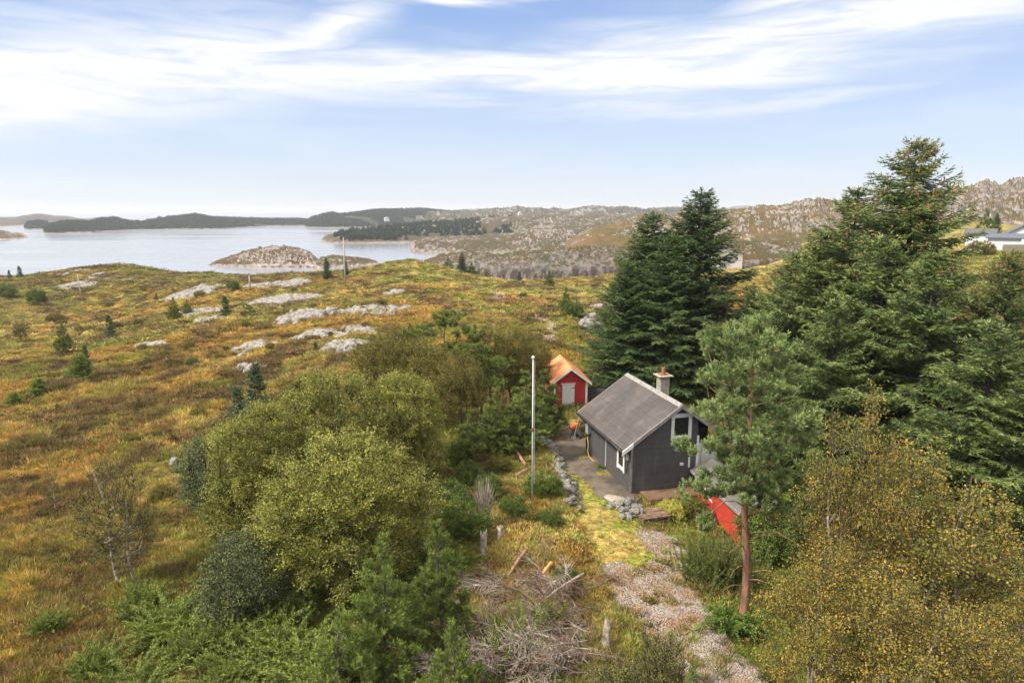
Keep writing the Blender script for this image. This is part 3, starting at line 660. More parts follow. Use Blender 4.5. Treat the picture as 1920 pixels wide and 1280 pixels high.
VAR = {}
def variant(name, trunk, crown, leafm, barkm, cn=None):
    tm = mesh_np(name + '_trunk', trunk[0], trunk[1], M[barkm], True)
    if len(trunk) > 2: tm.materials.append(M['dbark']); tm.polygons.foreach_set('material_index', trunk[2].astype(np.int32))
    VAR[name] = (tm, mesh_np(name + '_crown', crown[0], crown[1], M[leafm], False, {'tint': crown[2]}),
                 float(np.percentile(crown[0][:, 2], 99.97)), mesh_np(name + '_cones', cn[0], cn[1], M['cone'], False, {'tint': cn[2]}) if cn else None)
R = np.random.default_rng
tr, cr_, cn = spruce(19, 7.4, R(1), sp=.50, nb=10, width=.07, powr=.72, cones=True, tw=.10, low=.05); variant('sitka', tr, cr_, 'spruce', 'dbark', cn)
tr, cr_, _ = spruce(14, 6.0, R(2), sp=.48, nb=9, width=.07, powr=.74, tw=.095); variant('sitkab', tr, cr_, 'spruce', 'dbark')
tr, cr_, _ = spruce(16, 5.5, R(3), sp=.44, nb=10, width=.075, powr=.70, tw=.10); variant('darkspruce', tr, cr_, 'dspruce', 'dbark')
tr, cr_, _ = spruce(4, 1.35, R(4), sp=.2, nb=6, width=.07, powr=.8, tw=.09); variant('smallspruce', tr, cr_, 'bspruce', 'dbark')
tr, cr_, _ = spruce(2.2, 1.7, R(5), sp=.13, nb=7, width=.07, powr=.55, tw=.09); variant('lowspruce', tr, cr_, 'juniper', 'dbark')

# tall pine
rg = R(6)
pl_ = []
for i in range(34):
    z = 4.9 + 6.3 * (i / 33) ** .9; w = 2.0 * math.sin(math.pi * min(1, (12.0 - z) / 7.6) ** .75) ** .7 + .25; a = i * 2.399; rr = w * (.35 + .5 * rg.random())
    pl_.append((math.cos(a) * rr, math.sin(a) * rr, z, .72, .72, .32))
pl_ += [(-1.9, .1, 5.3, .7, .5, .3), (1.6, -.1, 5.6, .9, .6, .35), (1.2, .2, 4.4, .7, .5, .28), (-1.5, -.2, 4.2, .6, .5, .25), (.2, 0, 11.3, .55, .55, .5), (2.3, 0, 6.3, .6, .5, .3), (-2.0, .1, 7.0, .6, .5, .3)]
pl_ = [(l[0] - .036 * l[2],) + tuple(l[1:]) for l in pl_]
zz = np.linspace(-.3, 11.2, 24); sp_ = np.stack([.10 * np.sin(zz * .9) - .036 * zz, .05 * np.cos(zz * .8), zz], 1)
tr, cr_ = pine(pl_, 580, 9, 11.5, .19, rg, needle=.12, nw=.026, nn=22, sl=.24, spine=sp_, rmin=.01)
dl = [[], [], [], []]
for i in range(13):       # bare limbs on the lower trunk
    z = 1.6 + i * .27; a = rg.uniform(-.9, .9) if i % 3 else rg.uniform(2.4, 4); L = rg.uniform(.5, 2.1); n = 8; s = np.linspace(0, 1, n)
    p = np.stack([math.cos(a) * L * s - .036 * z, math.sin(a) * L * s, z + .25 * L * np.sin(s * 2.6) - .1 * L * s + rg.normal(size=n) * .02], 1)
    r_ = np.linspace(.028, .008, n); dl[0].append(p[:-1]); dl[1].append(p[1:]); dl[2].append(r_[:-1]); dl[3].append(r_[1:])
dv, df = tubes([np.concatenate(k) for k in dl], 5)
variant('tallpine', (np.concatenate([tr[0], dv]), np.concatenate([tr[1], df + len(tr[0])])), cr_, 'pine', 'pbark')

def cone_lobes(h, r, z0, n, rg, flat_=.5):
    o = []
    for i in range(n):
        q = (i + .5) / n; z = z0 + (h - z0) * q; w = r * (1 - q) ** .7; a = i * 2.399; o.append((math.cos(a) * w * .6, math.sin(a) * w * .6, z, max(.18, w * .55), max(.18, w * .55), max(.16, w * flat_)))
    return o
rg = R(8); tr, cr_ = pine(cone_lobes(5, 1.35, .5, 22, rg), 230, 7, 5, .09, rg, needle=.12, nw=.022, nn=20, sl=.24, up=1.1, hollow=.3); variant('youngpine', tr, cr_, 'ypine', 'bark')
rg = R(9); tr, cr_ = pine(cone_lobes(3.2, 1.3, .3, 16, rg), 150, 7, 3.2, .07, rg, needle=.11, nw=.022, nn=20, sl=.22, up=.9, hollow=.3); variant('bushpine', tr, cr_, 'ypine', 'bark')
rg = R(10)  # gnarled pines on the knoll: flat bright tufts over bare limbs
tr, cr_ = pine([(-1.5, 0, 6.3, 1.2, 1, .4), (.3, .3, 7.0, 1.3, 1.1, .45), (1.7, -.2, 6.0, 1.2, 1, .45), (.1, -.8, 5.2, 1.5, .9, .5), (-1.8, .5, 4.8, 1, 1, .4), (2.0, .3, 4.4, 1, 1, .5)], 190, 8, 6.2, .13, rg, needle=.13, nw=.03, nn=18, sl=.26, up=.6); variant('knollpine', tr, cr_, 'ypine', 'bark')

# willows and birches
rg = R(20); tr, cr_ = broadleaf([(0, 0, 4.6, 2.6, 2.2, 1.9), (-1.4, -.2, 3.0, 1.7, 1.7, 2.0), (1.6, 0, 3.2, 1.9, 1.7, 2.0), (0, -.9, 2.6, 1.8, 1.5, 1.9)], 680, 7, 22, .072, rg, 1.0, .16, .60, 0, jit=.07, hollow=.62, outw=1.0); variant('willow', tr, cr_, 'willow', 'bark')
rg = R(21); tr, cr_ = broadleaf([(0, 0, 4.3, 2.0, 1.8, 2.6), (-.6, -.2, 2.4, 1.7, 1.5, 1.9), (.7, -.1, 2.2, 1.6, 1.5, 1.8)], 600, 7, 22, .072, rg, 1.0, .14, .6, .1, jit=.07, hollow=.6, outw=.9); variant('willowtall', tr, cr_, 'willow', 'bark')
rg = R(22); tr, cr_ = broadleaf([(0, 0, 2.0, 1.15, 1.0, 1.15), (-.4, 0, 1.2, 1.0, .9, .9), (.5, 0, 1.3, 1.0, .9, .9)], 260, 6, 13, .06, rg, .5, .06, .35, 0, jit=.05, hollow=.55, updir=.5); variant('greyshrub', tr, cr_, 'gwillow', 'bark')
rg = R(23); tr, cr_ = broadleaf([(0, 0, 6.3, 2.3, 1.9, 1.7), (-1.2, 0, 4.6, 1.8, 1.6, 1.6), (1.4, 0, 4.7, 1.9, 1.6, 1.6), (0, 0, 3.2, 1.8, 1.5, 1.2)], 420, 6, 14, .085, rg, 1.0, .11, .7, 0, jit=.10, hollow=.4, updir=.5); variant('knollbirch', tr, cr_, 'obush', 'bark')
def addst(tr, h, n, rng):
    v0, f0, mi = tr
    for i in range(n):
        a = i * 2.0 + 3.6; s = np.linspace(0, 1, 14); w = rng.uniform(.7, 1.9); H_ = h * rng.uniform(.6, .88)
        p = np.stack([math.cos(a) * (.12 + w * s ** 1.3) + .10 * np.sin(s * 7 + i), math.sin(a) * (.12 + w * s ** 1.3) + .08 * np.cos(s * 6), -.2 + H_ * s], 1)
        v, f, _ = polytube(p, np.linspace(.065, .018, 14), 7); f0 = np.concatenate([f0, f + len(v0)]); v0 = np.concatenate([v0, v]); mi = np.concatenate([mi, np.zeros(len(f), bool)])
    return v0, f0, mi
def birchlobes(rg, h, w, n):
    o = []
    for i in range(n):
        q = (i + .3) / n; z = h * (.28 + .68 * q); ww = w * math.sin(math.pi * (.18 + .74 * q)) ** .8; a = i * 2.399
        o.append((math.cos(a) * ww * .55, math.sin(a) * ww * .55, z, ww * .55, ww * .55, h * .10))
    return o
rg = R(24); tr, cr_ = broadleaf(birchlobes(rg, 9.5, 2.3, 16), 330, 5, 10, .078, rg, 1.0, .10, .65, .05, jit=.13, hollow=.12, updir=.45, rmin=.009); variant('goldbirch', addst(tr, 9.5, 3, R(240)), cr_, 'birch', 'bbark')
rg = R(25); tr, cr_ = broadleaf(birchlobes(rg, 8, 2.4, 14), 320, 5, 11, .078, rg, 1.0, .09, .65, .05, jit=.13, hollow=.12, updir=.4, rmin=.009); variant('goldbirchb', addst(tr, 8, 4, R(250)), cr_, 'birch', 'bbark')
rg = R(26); tr, cr_ = broadleaf(birchlobes(rg, 5, 1.5, 10), 150, 5, 9, .05, rg, 1.0, .07, .5, 0, jit=.06, hollow=.2, updir=.6, rmin=.008, twr=.02); variant('barebirch', tr, cr_, 'obush', 'bbark')
rg = R(27); tr, cr_ = broadleaf([(0, 0, 1.5, .8, .8, .8), (.2, 0, .8, .8, .8, .6)], 110, 6, 10, .05, rg, .5, .04, .35, 0, jit=.05, hollow=.2, updir=.7); variant('palebirch', tr, cr_, 'ybirch', 'bark')
rg = R(28); tr, cr_ = broadleaf([(0, 0, .9, 1.1, 1.0, .55), (.7, .2, .6, .8, .7, .4), (-.7, 0, .6, .8, .7, .4)], 180, 6, 12, .06, rg, .3, .04, .28, 0, jit=.05, hollow=.4); variant('greenbush', tr, cr_, 'gbush', 'bark')
VAR['yellowbush'] = (VAR['greenbush'][0], None, VAR['greenbush'][2], None)
c2 = VAR['greenbush'][1].copy(); c2.materials.clear(); c2.materials.append(M['yellow']); VAR['yellowbush'] = (VAR['greenbush'][0], c2, VAR['greenbush'][2], None)
c2 = VAR['greenbush'][1].copy(); c2.materials.clear(); c2.materials.append(M['obush']); VAR['brownbush'] = (VAR['greenbush'][0], c2, VAR['greenbush'][2], None)

def fronds(nf, L, rng, elev=(.3, 1.2), m_=18, side=.22, w=.03, arch=.35, roots=.25, per=6):
    """arching sprays from one foot: junipers, broom and ferns; elev is the range of angles above the ground"""
    parts = []; sg = [[], [], [], []]
    for _ in range(nf):
        a = rng.random() * 6.283; l = L * (.5 + .7 * rng.random()); s = np.linspace(0, 1, m_); e0 = rng.uniform(*elev)
        o = C(rng.normal() * roots, rng.normal() * roots, 0); d2 = C(math.cos(a), math.sin(a), 0); sd_ = C(-math.sin(a), math.cos(a), 0)
        p = o + d2 * (l * math.cos(e0) * s)[:, None] + C(0, 0, 1) * (l * (math.sin(e0) * s - arch * s ** 2))[:, None] + .06
        sg[0].append(p[:-1]); sg[1].append(p[1:]); sg[2].append(np.full(m_ - 1, .009)); sg[3].append(np.full(m_ - 1, .006))
        k = np.repeat(np.arange(2, m_), per); b = p[k] + rng.normal(size=(len(k), 3)) * .02; ax = unit(np.stack([np.gradient(p[:, c_]) for c_ in range(3)], 1))[k]
        dd = unit(sd_ * np.where(np.arange(len(k)) % 2, 1., -1.)[:, None] * .7 + ax * .9 + rng.normal(size=(len(k), 3)) * .35)
        ll = side * (1.05 - .8 * s[k]) * (.5 + .8 * rng.random(len(k))) + .03
        parts.append(blades(b, b + dd * ll[:, None], w, rng, tint=np.clip(.25 + .5 * s[k] + (rng.random(len(k)) - .5) * .4, 0, 1)))
    return tubes([np.concatenate(k) for k in sg], 4), join(parts)
rg = R(30); tr, cr_ = fronds(90, 1.5, rg, (.15, .8), arch=.18, roots=.4); variant('juniper', tr, cr_, 'juniper', 'bark')
rg = R(31); tr, cr_ = fronds(110, 1.4, rg, (.5, 1.45), arch=.22, side=.16, roots=.35); variant('juniperup', tr, cr_, 'juniper', 'bark')
rg = R(33); tr, cr_ = fronds(170, 1.6, rg, (.8, 1.5), arch=.12, side=.12, w=.018, roots=.42, per=8); variant('broom', tr, cr_, 'broom', 'bark')
rg = R(32); tr, cr_ = fronds(46, .9, rg, (.5, 1.3), side=.13, w=.024, arch=.45, roots=.10, per=6); variant('fern', tr, cr_, 'fern', 'bark')

def plant(kind, name, px, by, ty, label, cat, group=None, wid=1.0, d=None, rz=None, z=None, seed=[0]):
    """a plant whose foot shows at (px, by) and whose tip shows at height ty in the picture"""
    g = ground(px, by) if d is None else None
    if g is None:
        g = D(px, by * .3 + ty * .7, d); g[2] = gz(g[0], g[1])
    if z is not None: g[2] = z
    top = D(px, ty, g[1])[2]
    tm, cm, hh, cn = VAR[kind]; s = max(.1, (top - g[2]) / hh); seed[0] += 1
    r = (seed[0] * 2.1) % 6.28 if rz is None else rz
    e = empty(name, (g[0], g[1], g[2] - .05), label, cat, group, r, (s * wid, s * wid, s))
    link('trunk', tm, e); link('crown' if 'bush' not in name and 'shrub' not in name and name != 'fern' else 'foliage', cm, e)
    if cn: tag(link('cone', cn, e), kind='stuff')
    return e

#HERE_PLANTS
plant('sitka', 'spruce_tree', 1705, 800, 262, 'tallest sitka spruce of all with brown cones high in its crown, far right', 'tree', 'large spruces on the right', d=42, rz=2.0, wid=1.15)
plant('sitkab', 'spruce_tree', 1598, 800, 350, 'spruce whose thin leader stands just left of the tallest one', 'tree', 'large spruces on the right', d=46, wid=1.1)
plant('sitkab', 'spruce_tree', 1480, 800, 470, 'lower light green spruce between the tall spruces and the dark pair', 'tree', 'large spruces on the right', d=47, wid=1.15)
plant('sitkab', 'spruce_tree', 1560, 900, 560, 'broad spruce in front of the group, behind the yellow birches', 'tree', 'large spruces on the right', d=37, wid=1.15)
plant('sitkab', 'spruce_tree', 1745, 900, 470, 'spruce with wide low boughs beneath the tallest spruce', 'tree', 'large spruces on the right', d=35, wid=1.15)
plant('sitka', 'spruce_tree', 1880, 950, 470, 'spruce cut by the right edge of the picture', 'tree', 'large spruces on the right', d=34, wid=.95)
plant('sitkab', 'spruce_tree', 1955, 950, 480, 'spruce mostly outside the right edge of the picture, behind the others', 'tree', 'large spruces on the right', d=37, wid=1.1)
plant('sitkab', 'spruce_tree', 1440, 760, 555, 'small spruce between the tall pine top and the dark group', 'tree', 'large spruces on the right', d=49, wid=1.3)
plant('sitkab', 'spruce_tree', 1960, 1000, 640, 'dark low spruce at the right edge behind the yellow birches', 'tree', 'large spruces on the right', d=27, wid=1.3)
plant('sitkab', 'spruce_tree', 1850, 1000, 600, 'spruce standing dark behind the right half of the yellow birches', 'tree', 'large spruces on the right', d=29, wid=1.2)
plant('darkspruce', 'spruce_tree', 1310, 700, 355, 'dark dense spruce right behind the cabin chimney, the taller of the pair', 'tree', 'dark spruces behind the cabin', d=56, wid=1.35)
plant('darkspruce', 'spruce_tree', 1222, 700, 398, 'dark dense spruce left of its taller twin behind the cabin', 'tree', 'dark spruces behind the cabin', d=58, wid=1.35)
plant('darkspruce', 'spruce_tree', 1262, 700, 440, 'dark spruce filling the space between the two tallest of the dark group', 'tree', 'dark spruces behind the cabin', d=54, wid=1.3)
plant('darkspruce', 'spruce_tree', 1175, 720, 490, 'shorter dark spruce skirting the left foot of the pair', 'tree', 'dark spruces behind the cabin', d=55, wid=1.3)
plant('sitkab', 'spruce_tree', 1530, 850, 430, 'mid height spruce against the left flank of the tallest one', 'tree', 'large spruces on the right', d=43, wid=1.15)
plant('sitkab', 'spruce_tree', 1650, 850, 440, 'full crowned spruce right below the leader of the tall group', 'tree', 'large spruces on the right', d=39, wid=1.15)
plant('darkspruce', 'spruce_tree', 1410, 735, 540, 'green spruce filling the gap between the dark pair and the big spruces', 'tree', 'large spruces on the right', d=52, wid=1.1)
plant('tallpine', 'pine_tree', 1393, 1172, 586, 'tall pine with a bare orange brown trunk beside the gravel path', 'tree', rz=0.001)
BIR = 'yellow birches at lower right'
plant('goldbirch', 'birch_tree', 1605, 1330, 716, 'slender birch with white stem and the highest yellow tuft', 'tree', BIR, d=19.5, wid=.72)
plant('goldbirchb', 'birch_tree', 1730, 1330, 820, 'widest yellow birch of the clump, behind the slender one', 'tree', BIR, d=19.5, wid=1.05)
plant('goldbirchb', 'birch_tree', 1545, 1380, 1010, 'low leafy birch at the left side of the clump, by the pine trunk', 'tree', BIR, d=17.5, wid=1.0)
plant('goldbirch', 'birch_tree', 1850, 1380, 930, 'yellow birch at the right edge with drooping outer twigs', 'tree', BIR, d=18.5, wid=1.1)
plant('goldbirchb', 'birch_tree', 1690, 1450, 1060, 'nearest yellow birch, cut by the bottom edge of the picture', 'tree', BIR, d=15.8, wid=1.1)
plant('goldbirchb', 'birch_tree', 1830, 1450, 1130, 'greenish birch filling the lower right corner', 'tree', BIR, d=15.5, wid=1.1)
WIL = 'willows in the middle of the left half'
plant('willow', 'willow_tree', 620, 985, 688, 'large dome shaped willow at the back of the clump', 'tree', WIL, wid=1.0, d=32.5)
plant('willowtall', 'willow_tree', 478, 1030, 750, 'tall drooping willow at the left end of the clump', 'tree', WIL, wid=1.0, d=29.5)
plant('willow', 'willow_tree', 645, 1095, 812, 'round willow in front with the darkest leaves', 'tree', WIL, wid=1.12, d=25.8)
plant('willowtall', 'willow_tree', 755, 930, 690, 'greyer willow at the right end of the clump', 'tree', WIL, wid=1.05, d=35)
plant('knollbirch', 'birch_tree', 700, 800, 625, 'brown thicket birch at the left end of the knoll', 'tree', 'trees on the knoll behind the flagpole', d=47)
plant('knollbirch', 'birch_tree', 915, 820, 612, 'brownish birch between the two knoll pines', 'tree', 'trees on the knoll behind the flagpole', d=48.5)
plant('knollbirch', 'birch_tree', 800, 820, 625, 'dense brown birch under the pine with bright tufts', 'tree', 'trees on the knoll behind the flagpole', d=44)
plant('knollbirch', 'birch_tree', 1010, 790, 632, 'low rounded birch right of the knoll, above the red shed', 'tree', 'trees on the knoll behind the flagpole', d=53, wid=.9)
plant('greyshrub', 'willow_shrub', 450, 1150, 990, 'round grey green shrub in front of the willow clump', 'shrub', d=24)
plant('greyshrub', 'willow_shrub', 383, 945, 812, 'blue green shrub at the left foot of the drooping willow', 'shrub', d=33.5)
KN = 'trees on the knoll behind the flagpole'
plant('knollbirch', 'birch_tree', 745, 800, 605, 'thin brownish yellow birch at the left of the knoll', 'tree', KN, d=46, wid=1.0)
plant('knollpine', 'pine_tree', 835, 800, 580, 'pine with bright flat topmost tufts over the brown thicket', 'tree', KN, d=47, wid=1.1)
plant('knollpine', 'pine_tree', 905, 815, 640, 'lower pine right of the bright topped one', 'tree', KN, d=44, wid=1.1)
plant('knollbirch', 'birch_tree', 965, 790, 606, 'rounded brownish birch nearest the red shed', 'tree', KN, d=50, wid=.95)
plant('knollbirch', 'birch_tree', 860, 830, 655, 'bare limbed birch in the hollow of the knoll', 'tree', KN, d=42, wid=.9)
YP = 'young pines between flagpole and shed'
plant('youngpine', 'pine_tree', 985, 845, 692, 'young pine directly behind the flagpole', 'tree', YP, d=40, wid=1.4)
plant('youngpine', 'pine_tree', 1022, 822, 690, 'young pine that hides the left half of the red shed', 'tree', YP, d=44.5, wid=1.45)
plant('youngpine', 'pine_tree', 930, 850, 725, 'young pine left of the flagpole at the thicket edge', 'tree', YP, d=39, wid=1.4)
plant('bushpine', 'pine_tree', 880, 870, 765, 'small bushy pine at the foot of the knoll', 'tree', YP, d=38, wid=1.1)
FP = 'young pines along the bottom edge'
plant('youngpine', 'pine_tree', 822, 1215, 968, 'bright green young pine just left of the brush heap', 'tree', FP, d=22, wid=1.0)
plant('youngpine', 'pine_tree', 715, 1270, 1000, 'dense young pine at the bottom between shrub and brush heap', 'tree', FP, d=20.5, wid=1.15)
plant('bushpine', 'pine_tree', 640, 1340, 1140, 'bushy young pine cut by the bottom edge', 'tree', FP, d=19, wid=1.1)
plant('bushpine', 'pine_tree', 850, 1330, 1160, 'low young pine at the bottom beside the grey twigs', 'tree', FP, d=19, wid=1.0)
plant('bushpine', 'pine_tree', 565, 1170, 1078, 'small dark pine in the shade under the willows', 'tree', FP, d=24, wid=1.2)
plant('bushpine', 'pine_tree', 1300, 1400, 1235, 'tip of a blue green pine sapling at the bottom edge', 'tree', d=17.2, wid=.7)
plant('palebirch', 'birch_tree', 1240, 1320, 1175, 'small pale leaved birch sapling beside the gravel at the bottom', 'tree', d=18.7, wid=.8)
plant('palebirch', 'birch_tree', 1165, 1380, 1225, 'smallest pale birch sapling at the bottom edge', 'tree', d=18.2, wid=1.1)
# lone trees and bushes out on the moor
plant('barebirch', 'birch_tree', 228, 1088, 842, 'nearly leafless birch with forked white stem on the moor', 'tree', wid=1.0)
plant('barebirch', 'birch_tree', 248, 1092, 900, 'thin leaning bare birch beside the forked one', 'tree', wid=1.1)
plant('barebirch', 'birch_tree', 102, 958, 880, 'small yellowish bare birch at the left', 'tree', wid=.8)
plant('smallspruce', 'spruce_tree', 478, 800, 678, 'small blue green spruce above the willow clump', 'tree', wid=.9, d=50)
plant('smallspruce', 'spruce_tree', 445, 790, 722, 'lower blue green spruce left of the small one', 'tree', wid=1.1, d=51)
plant('lowspruce', 'spruce_tree', 152, 712, 660, 'round light green spruce bush on the moor', 'tree', wid=.75)
plant('smallspruce', 'spruce_tree', 163, 696, 644, 'blue tipped spruce rising behind the round light green one', 'tree', wid=.7)
plant('lowspruce', 'spruce_tree', 75, 742, 706, 'flat spreading spruce near the left edge', 'tree', wid=.9)
plant('lowspruce', 'spruce_tree', 28, 762, 732, 'lowest flat spruce touching the left edge', 'tree', wid=.9)
plant('bushpine', 'pine_tree', 122, 662, 600, 'shaggy pine on the left moor', 'tree', wid=.8)
plant('smallspruce', 'spruce_tree', 207, 632, 588, 'small upright conifer on the left moor', 'tree', wid=.9)
plant('youngpine', 'pine_tree', 328, 602, 556, 'thin pine left of the pair near the outcrops', 'tree', wid=1.2)
plant('bushpine', 'pine_tree', 352, 592, 560, 'rounder pine right of the pair near the outcrops', 'tree', wid=.9)
plant('smallspruce', 'spruce_tree', 424, 592, 553, 'small conifer between the pale outcrops', 'tree', wid=1.0)
plant('smallspruce', 'spruce_tree', 294, 562, 548, 'tiny conifer far on the left moor', 'tree')
plant('palebirch', 'birch_tree', 42, 640, 600, 'wispy pale birch at the left edge of the moor', 'tree')
plant('smallspruce', 'spruce_tree', 36, 523, 498, 'conifer on the skyline over the sea, far left', 'tree', d=235)
plant('smallspruce', 'spruce_tree', 17, 524, 506, 'shorter conifer on the skyline at the left edge', 'tree', d=235)
plant('darkspruce', 'spruce_tree', 612, 526, 483, 'dark spruce left of the tall power pole', 'tree', d=165, wid=1.0)
plant('darkspruce', 'spruce_tree', 648, 528, 488, 'dark spruce right behind the tall power pole', 'tree', d=168, wid=.9)
plant('darkspruce', 'spruce_tree', 866, 520, 474, 'dark pine at the brink of the moor before the cliffs', 'tree', d=190, wid=1.0)
plant('bushpine', 'pine_tree', 840, 512, 482, 'green pine leaning left of the dark one at the brink', 'tree', d=192, wid=1.2)
plant('bushpine', 'pine_tree', 885, 522, 490, 'pine right of the dark one at the brink', 'tree', d=192, wid=1.1)
plant('smallspruce', 'spruce_tree', 974, 528, 508, 'small conifer below the cliff face', 'tree', d=180)
plant('bushpine', 'pine_tree', 912, 525, 503, 'faint yellow green bush under the cliffs', 'tree', d=185)
plant('bushpine', 'pine_tree', 1030, 538, 506, 'round pine on the moor below the cliffs', 'tree', wid=.9)
plant('bushpine', 'pine_tree', 1060, 586, 536, 'wind bent pine above the grey boulders', 'tree', wid=.75)
plant('greenbush', 'green_bush', 1075, 596, 560, 'low green bush next to the wind bent pine', 'bush', wid=.7)
plant('greenbush', 'green_bush', 70, 572, 540, 'yellow green bush on the far left moor', 'bush', wid=.8)
plant('brownbush', 'brown_bush', 105, 605, 585, 'low brown bush on the far left moor', 'bush')
plant('greenbush', 'green_bush', 15, 556, 530, 'green bush at the left edge near the shore hill', 'bush')
plant('greenbush', 'green_bush', 437, 545, 524, 'green bush beside the small leaning pole', 'bush', wid=.9)
plant('brownbush', 'brown_bush', 375, 556, 543, 'brown bush behind the palest outcrop', 'bush')
plant('smallspruce', 'spruce_tree', 592, 660, 640, 'tiny yellow green spruce among the outcrops', 'tree', wid=1.2)
plant('bushpine', 'pine_tree', 1850, 478, 388, 'dark pine left of the white houses', 'tree', d=185, wid=.9)
plant('darkspruce', 'spruce_tree', 1868, 478, 400, 'dark conifer next to the white gabled house', 'tree', d=190, wid=.8)
for i_, (px, by, ty, lab) in enumerate(((1840, 470, 448, 'bush before the far white houses'), (1905, 520, 492, 'brown green bush on the slope below the houses'), (1895, 640, 590, 'green bush on the slope right of the tallest spruce'))):
    plant('brownbush', 'brown_bush', px, by, ty, lab, 'bush', d=(160, 120, 72)[i_])
plant('greenbush', 'green_bush', 870, 1000, 935, 'bright green bush left of the grey dead stub', 'bush', wid=1.0)
plant('greenbush', 'green_bush', 915, 935, 885, 'green bush behind the grey dead stub', 'bush', wid=.8)
plant('greenbush', 'green_bush', 835, 965, 900, 'dark green bush beneath the willow clump', 'bush', wid=1.0)
plant('yellowbush', 'golden_bush', 1256, 972, 932, 'golden yellow conifer bush by the deck', 'bush', wid=.72)
plant('juniper', 'juniper_shrub', 1288, 965, 925, 'grey green juniper between golden bush and red annexe', 'shrub', wid=.55)
plant('brownbush', 'brown_bush', 1305, 975, 930, 'ochre bush under the red railing', 'bush', wid=.6)
plant('broom', 'broom_bush', 1325, 1085, 1000, 'feathery green broom bush right of the gravel path', 'bush', wid=.85)
plant('broom', 'broom_bush', 1365, 1095, 1005, 'second broom bush against the pine trunk', 'bush', wid=.8)
plant('fern', 'fern', 1368, 1190, 1135, 'bright green fern at the foot of the tall pine', 'fern', wid=.75)
plant('fern', 'fern', 1412, 1185, 1140, 'fern partly behind the foot of the tall pine', 'fern', wid=.7)
plant('juniperup', 'juniper_shrub', 955, 1235, 1150, 'yellow green juniper inside the brush heap', 'shrub', wid=.8)
plant('juniperup', 'juniper_shrub', 1025, 1180, 1120, 'small dark juniper in the middle of the brush heap', 'shrub', wid=.7)
rj = R(55)
JU = [(270, 1150, 1085), (330, 1170, 1120), (395, 1230, 1160), (460, 1215, 1150), (520, 1225, 1160), (570, 1240, 1180), (345, 1235, 1180), (300, 1190, 1150), (540, 1175, 1120), (480, 1270, 1210),
      (180, 1260, 1200), (600, 1290, 1220), (420, 1290, 1240), (250, 1290, 1240), (90, 1180, 1140), (760, 1150, 1100), (700, 1130, 1070), (790, 1080, 1030), (520, 1130, 1070), (830, 1060, 1010)]
for i_, (px, by, ty) in enumerate(JU):
    plant('juniper' if i_ % 2 else 'juniperup', 'juniper_shrub', px, by, ty, 'low spreading juniper in the green thicket at the bottom left', 'shrub', 'low junipers at the bottom left', wid=.95 if i_ % 2 else .9)
rb_ = R(56)
for i_ in range(46):
    px = rb_.uniform(0, 760); py = rb_.uniform(560, 1050) if i_ % 3 else rb_.uniform(545, 640)
    if 380 < px < 830 and py > 680: continue
    hh = (py - 470) * .05 + 5
    plant('brownbush' if i_ % 4 else 'greenbush', 'heather_bush', px, py, py - hh, 'low heather bush scattered on the open moor', 'bush', 'heather bushes on the open moor', wid=1.0)
for i_ in range(14):
    px = rb_.uniform(800, 1140); py = rb_.uniform(545, 650)
    plant('brownbush' if i_ % 3 else 'greenbush', 'heather_bush', px, py, py - 8 - rb_.random() * 6, 'low heather bush on the moor beyond the knoll', 'bush', 'heather bushes beyond the knoll', wid=1.1)
#END_PLANTS

# ------------------------------------------------------------------ rocks
def rockmesh(name, seed, sx=1, sy=1, sz=1, n=34, rough=.35, mat='rock', tilt=.25):
    th = np.linspace(0, 2 * math.pi, n * 2, endpoint=False); ph = np.linspace(.02, math.pi - .02, n); T, Ph = np.meshgrid(th, ph)
    x = np.sin(Ph) * np.cos(T); y = np.sin(Ph) * np.sin(T); z = np.cos(Ph)
    r = 1 + (fbm(x * 1.4 + z + 7 + seed, y * 1.4 + z * .7 + 9, 4, seed) - .5) * rough * 2 + (ridged(x * 2.2 + 4, y * 2.2 + z * 2 + 5, 3, seed + 9) - .6) * rough * .7
    lay = np.round(z * 3.2 + x * tilt * 2) / 3.2 - z - 0 * x
    v = np.stack([x * r * sx, y * r * sy, (z * r + lay * .12) * sz], -1).reshape(-1, 3); N2 = n * 2
    i = (np.arange(n - 1)[:, None] * N2 + np.arange(N2)[None]); j = (np.arange(n - 1)[:, None] * N2 + (np.arange(N2)[None] + 1) % N2)
    f = np.stack([i, i + N2, j + N2, j], -1).reshape(-1, 4)
    caps = [np.arange(N2)[None, ::-1][:, ::-1], (np.arange(N2) + (n - 1) * N2)[None, ::-1]]
    return mesh_np(name, v, [f] + caps, M[mat], True)
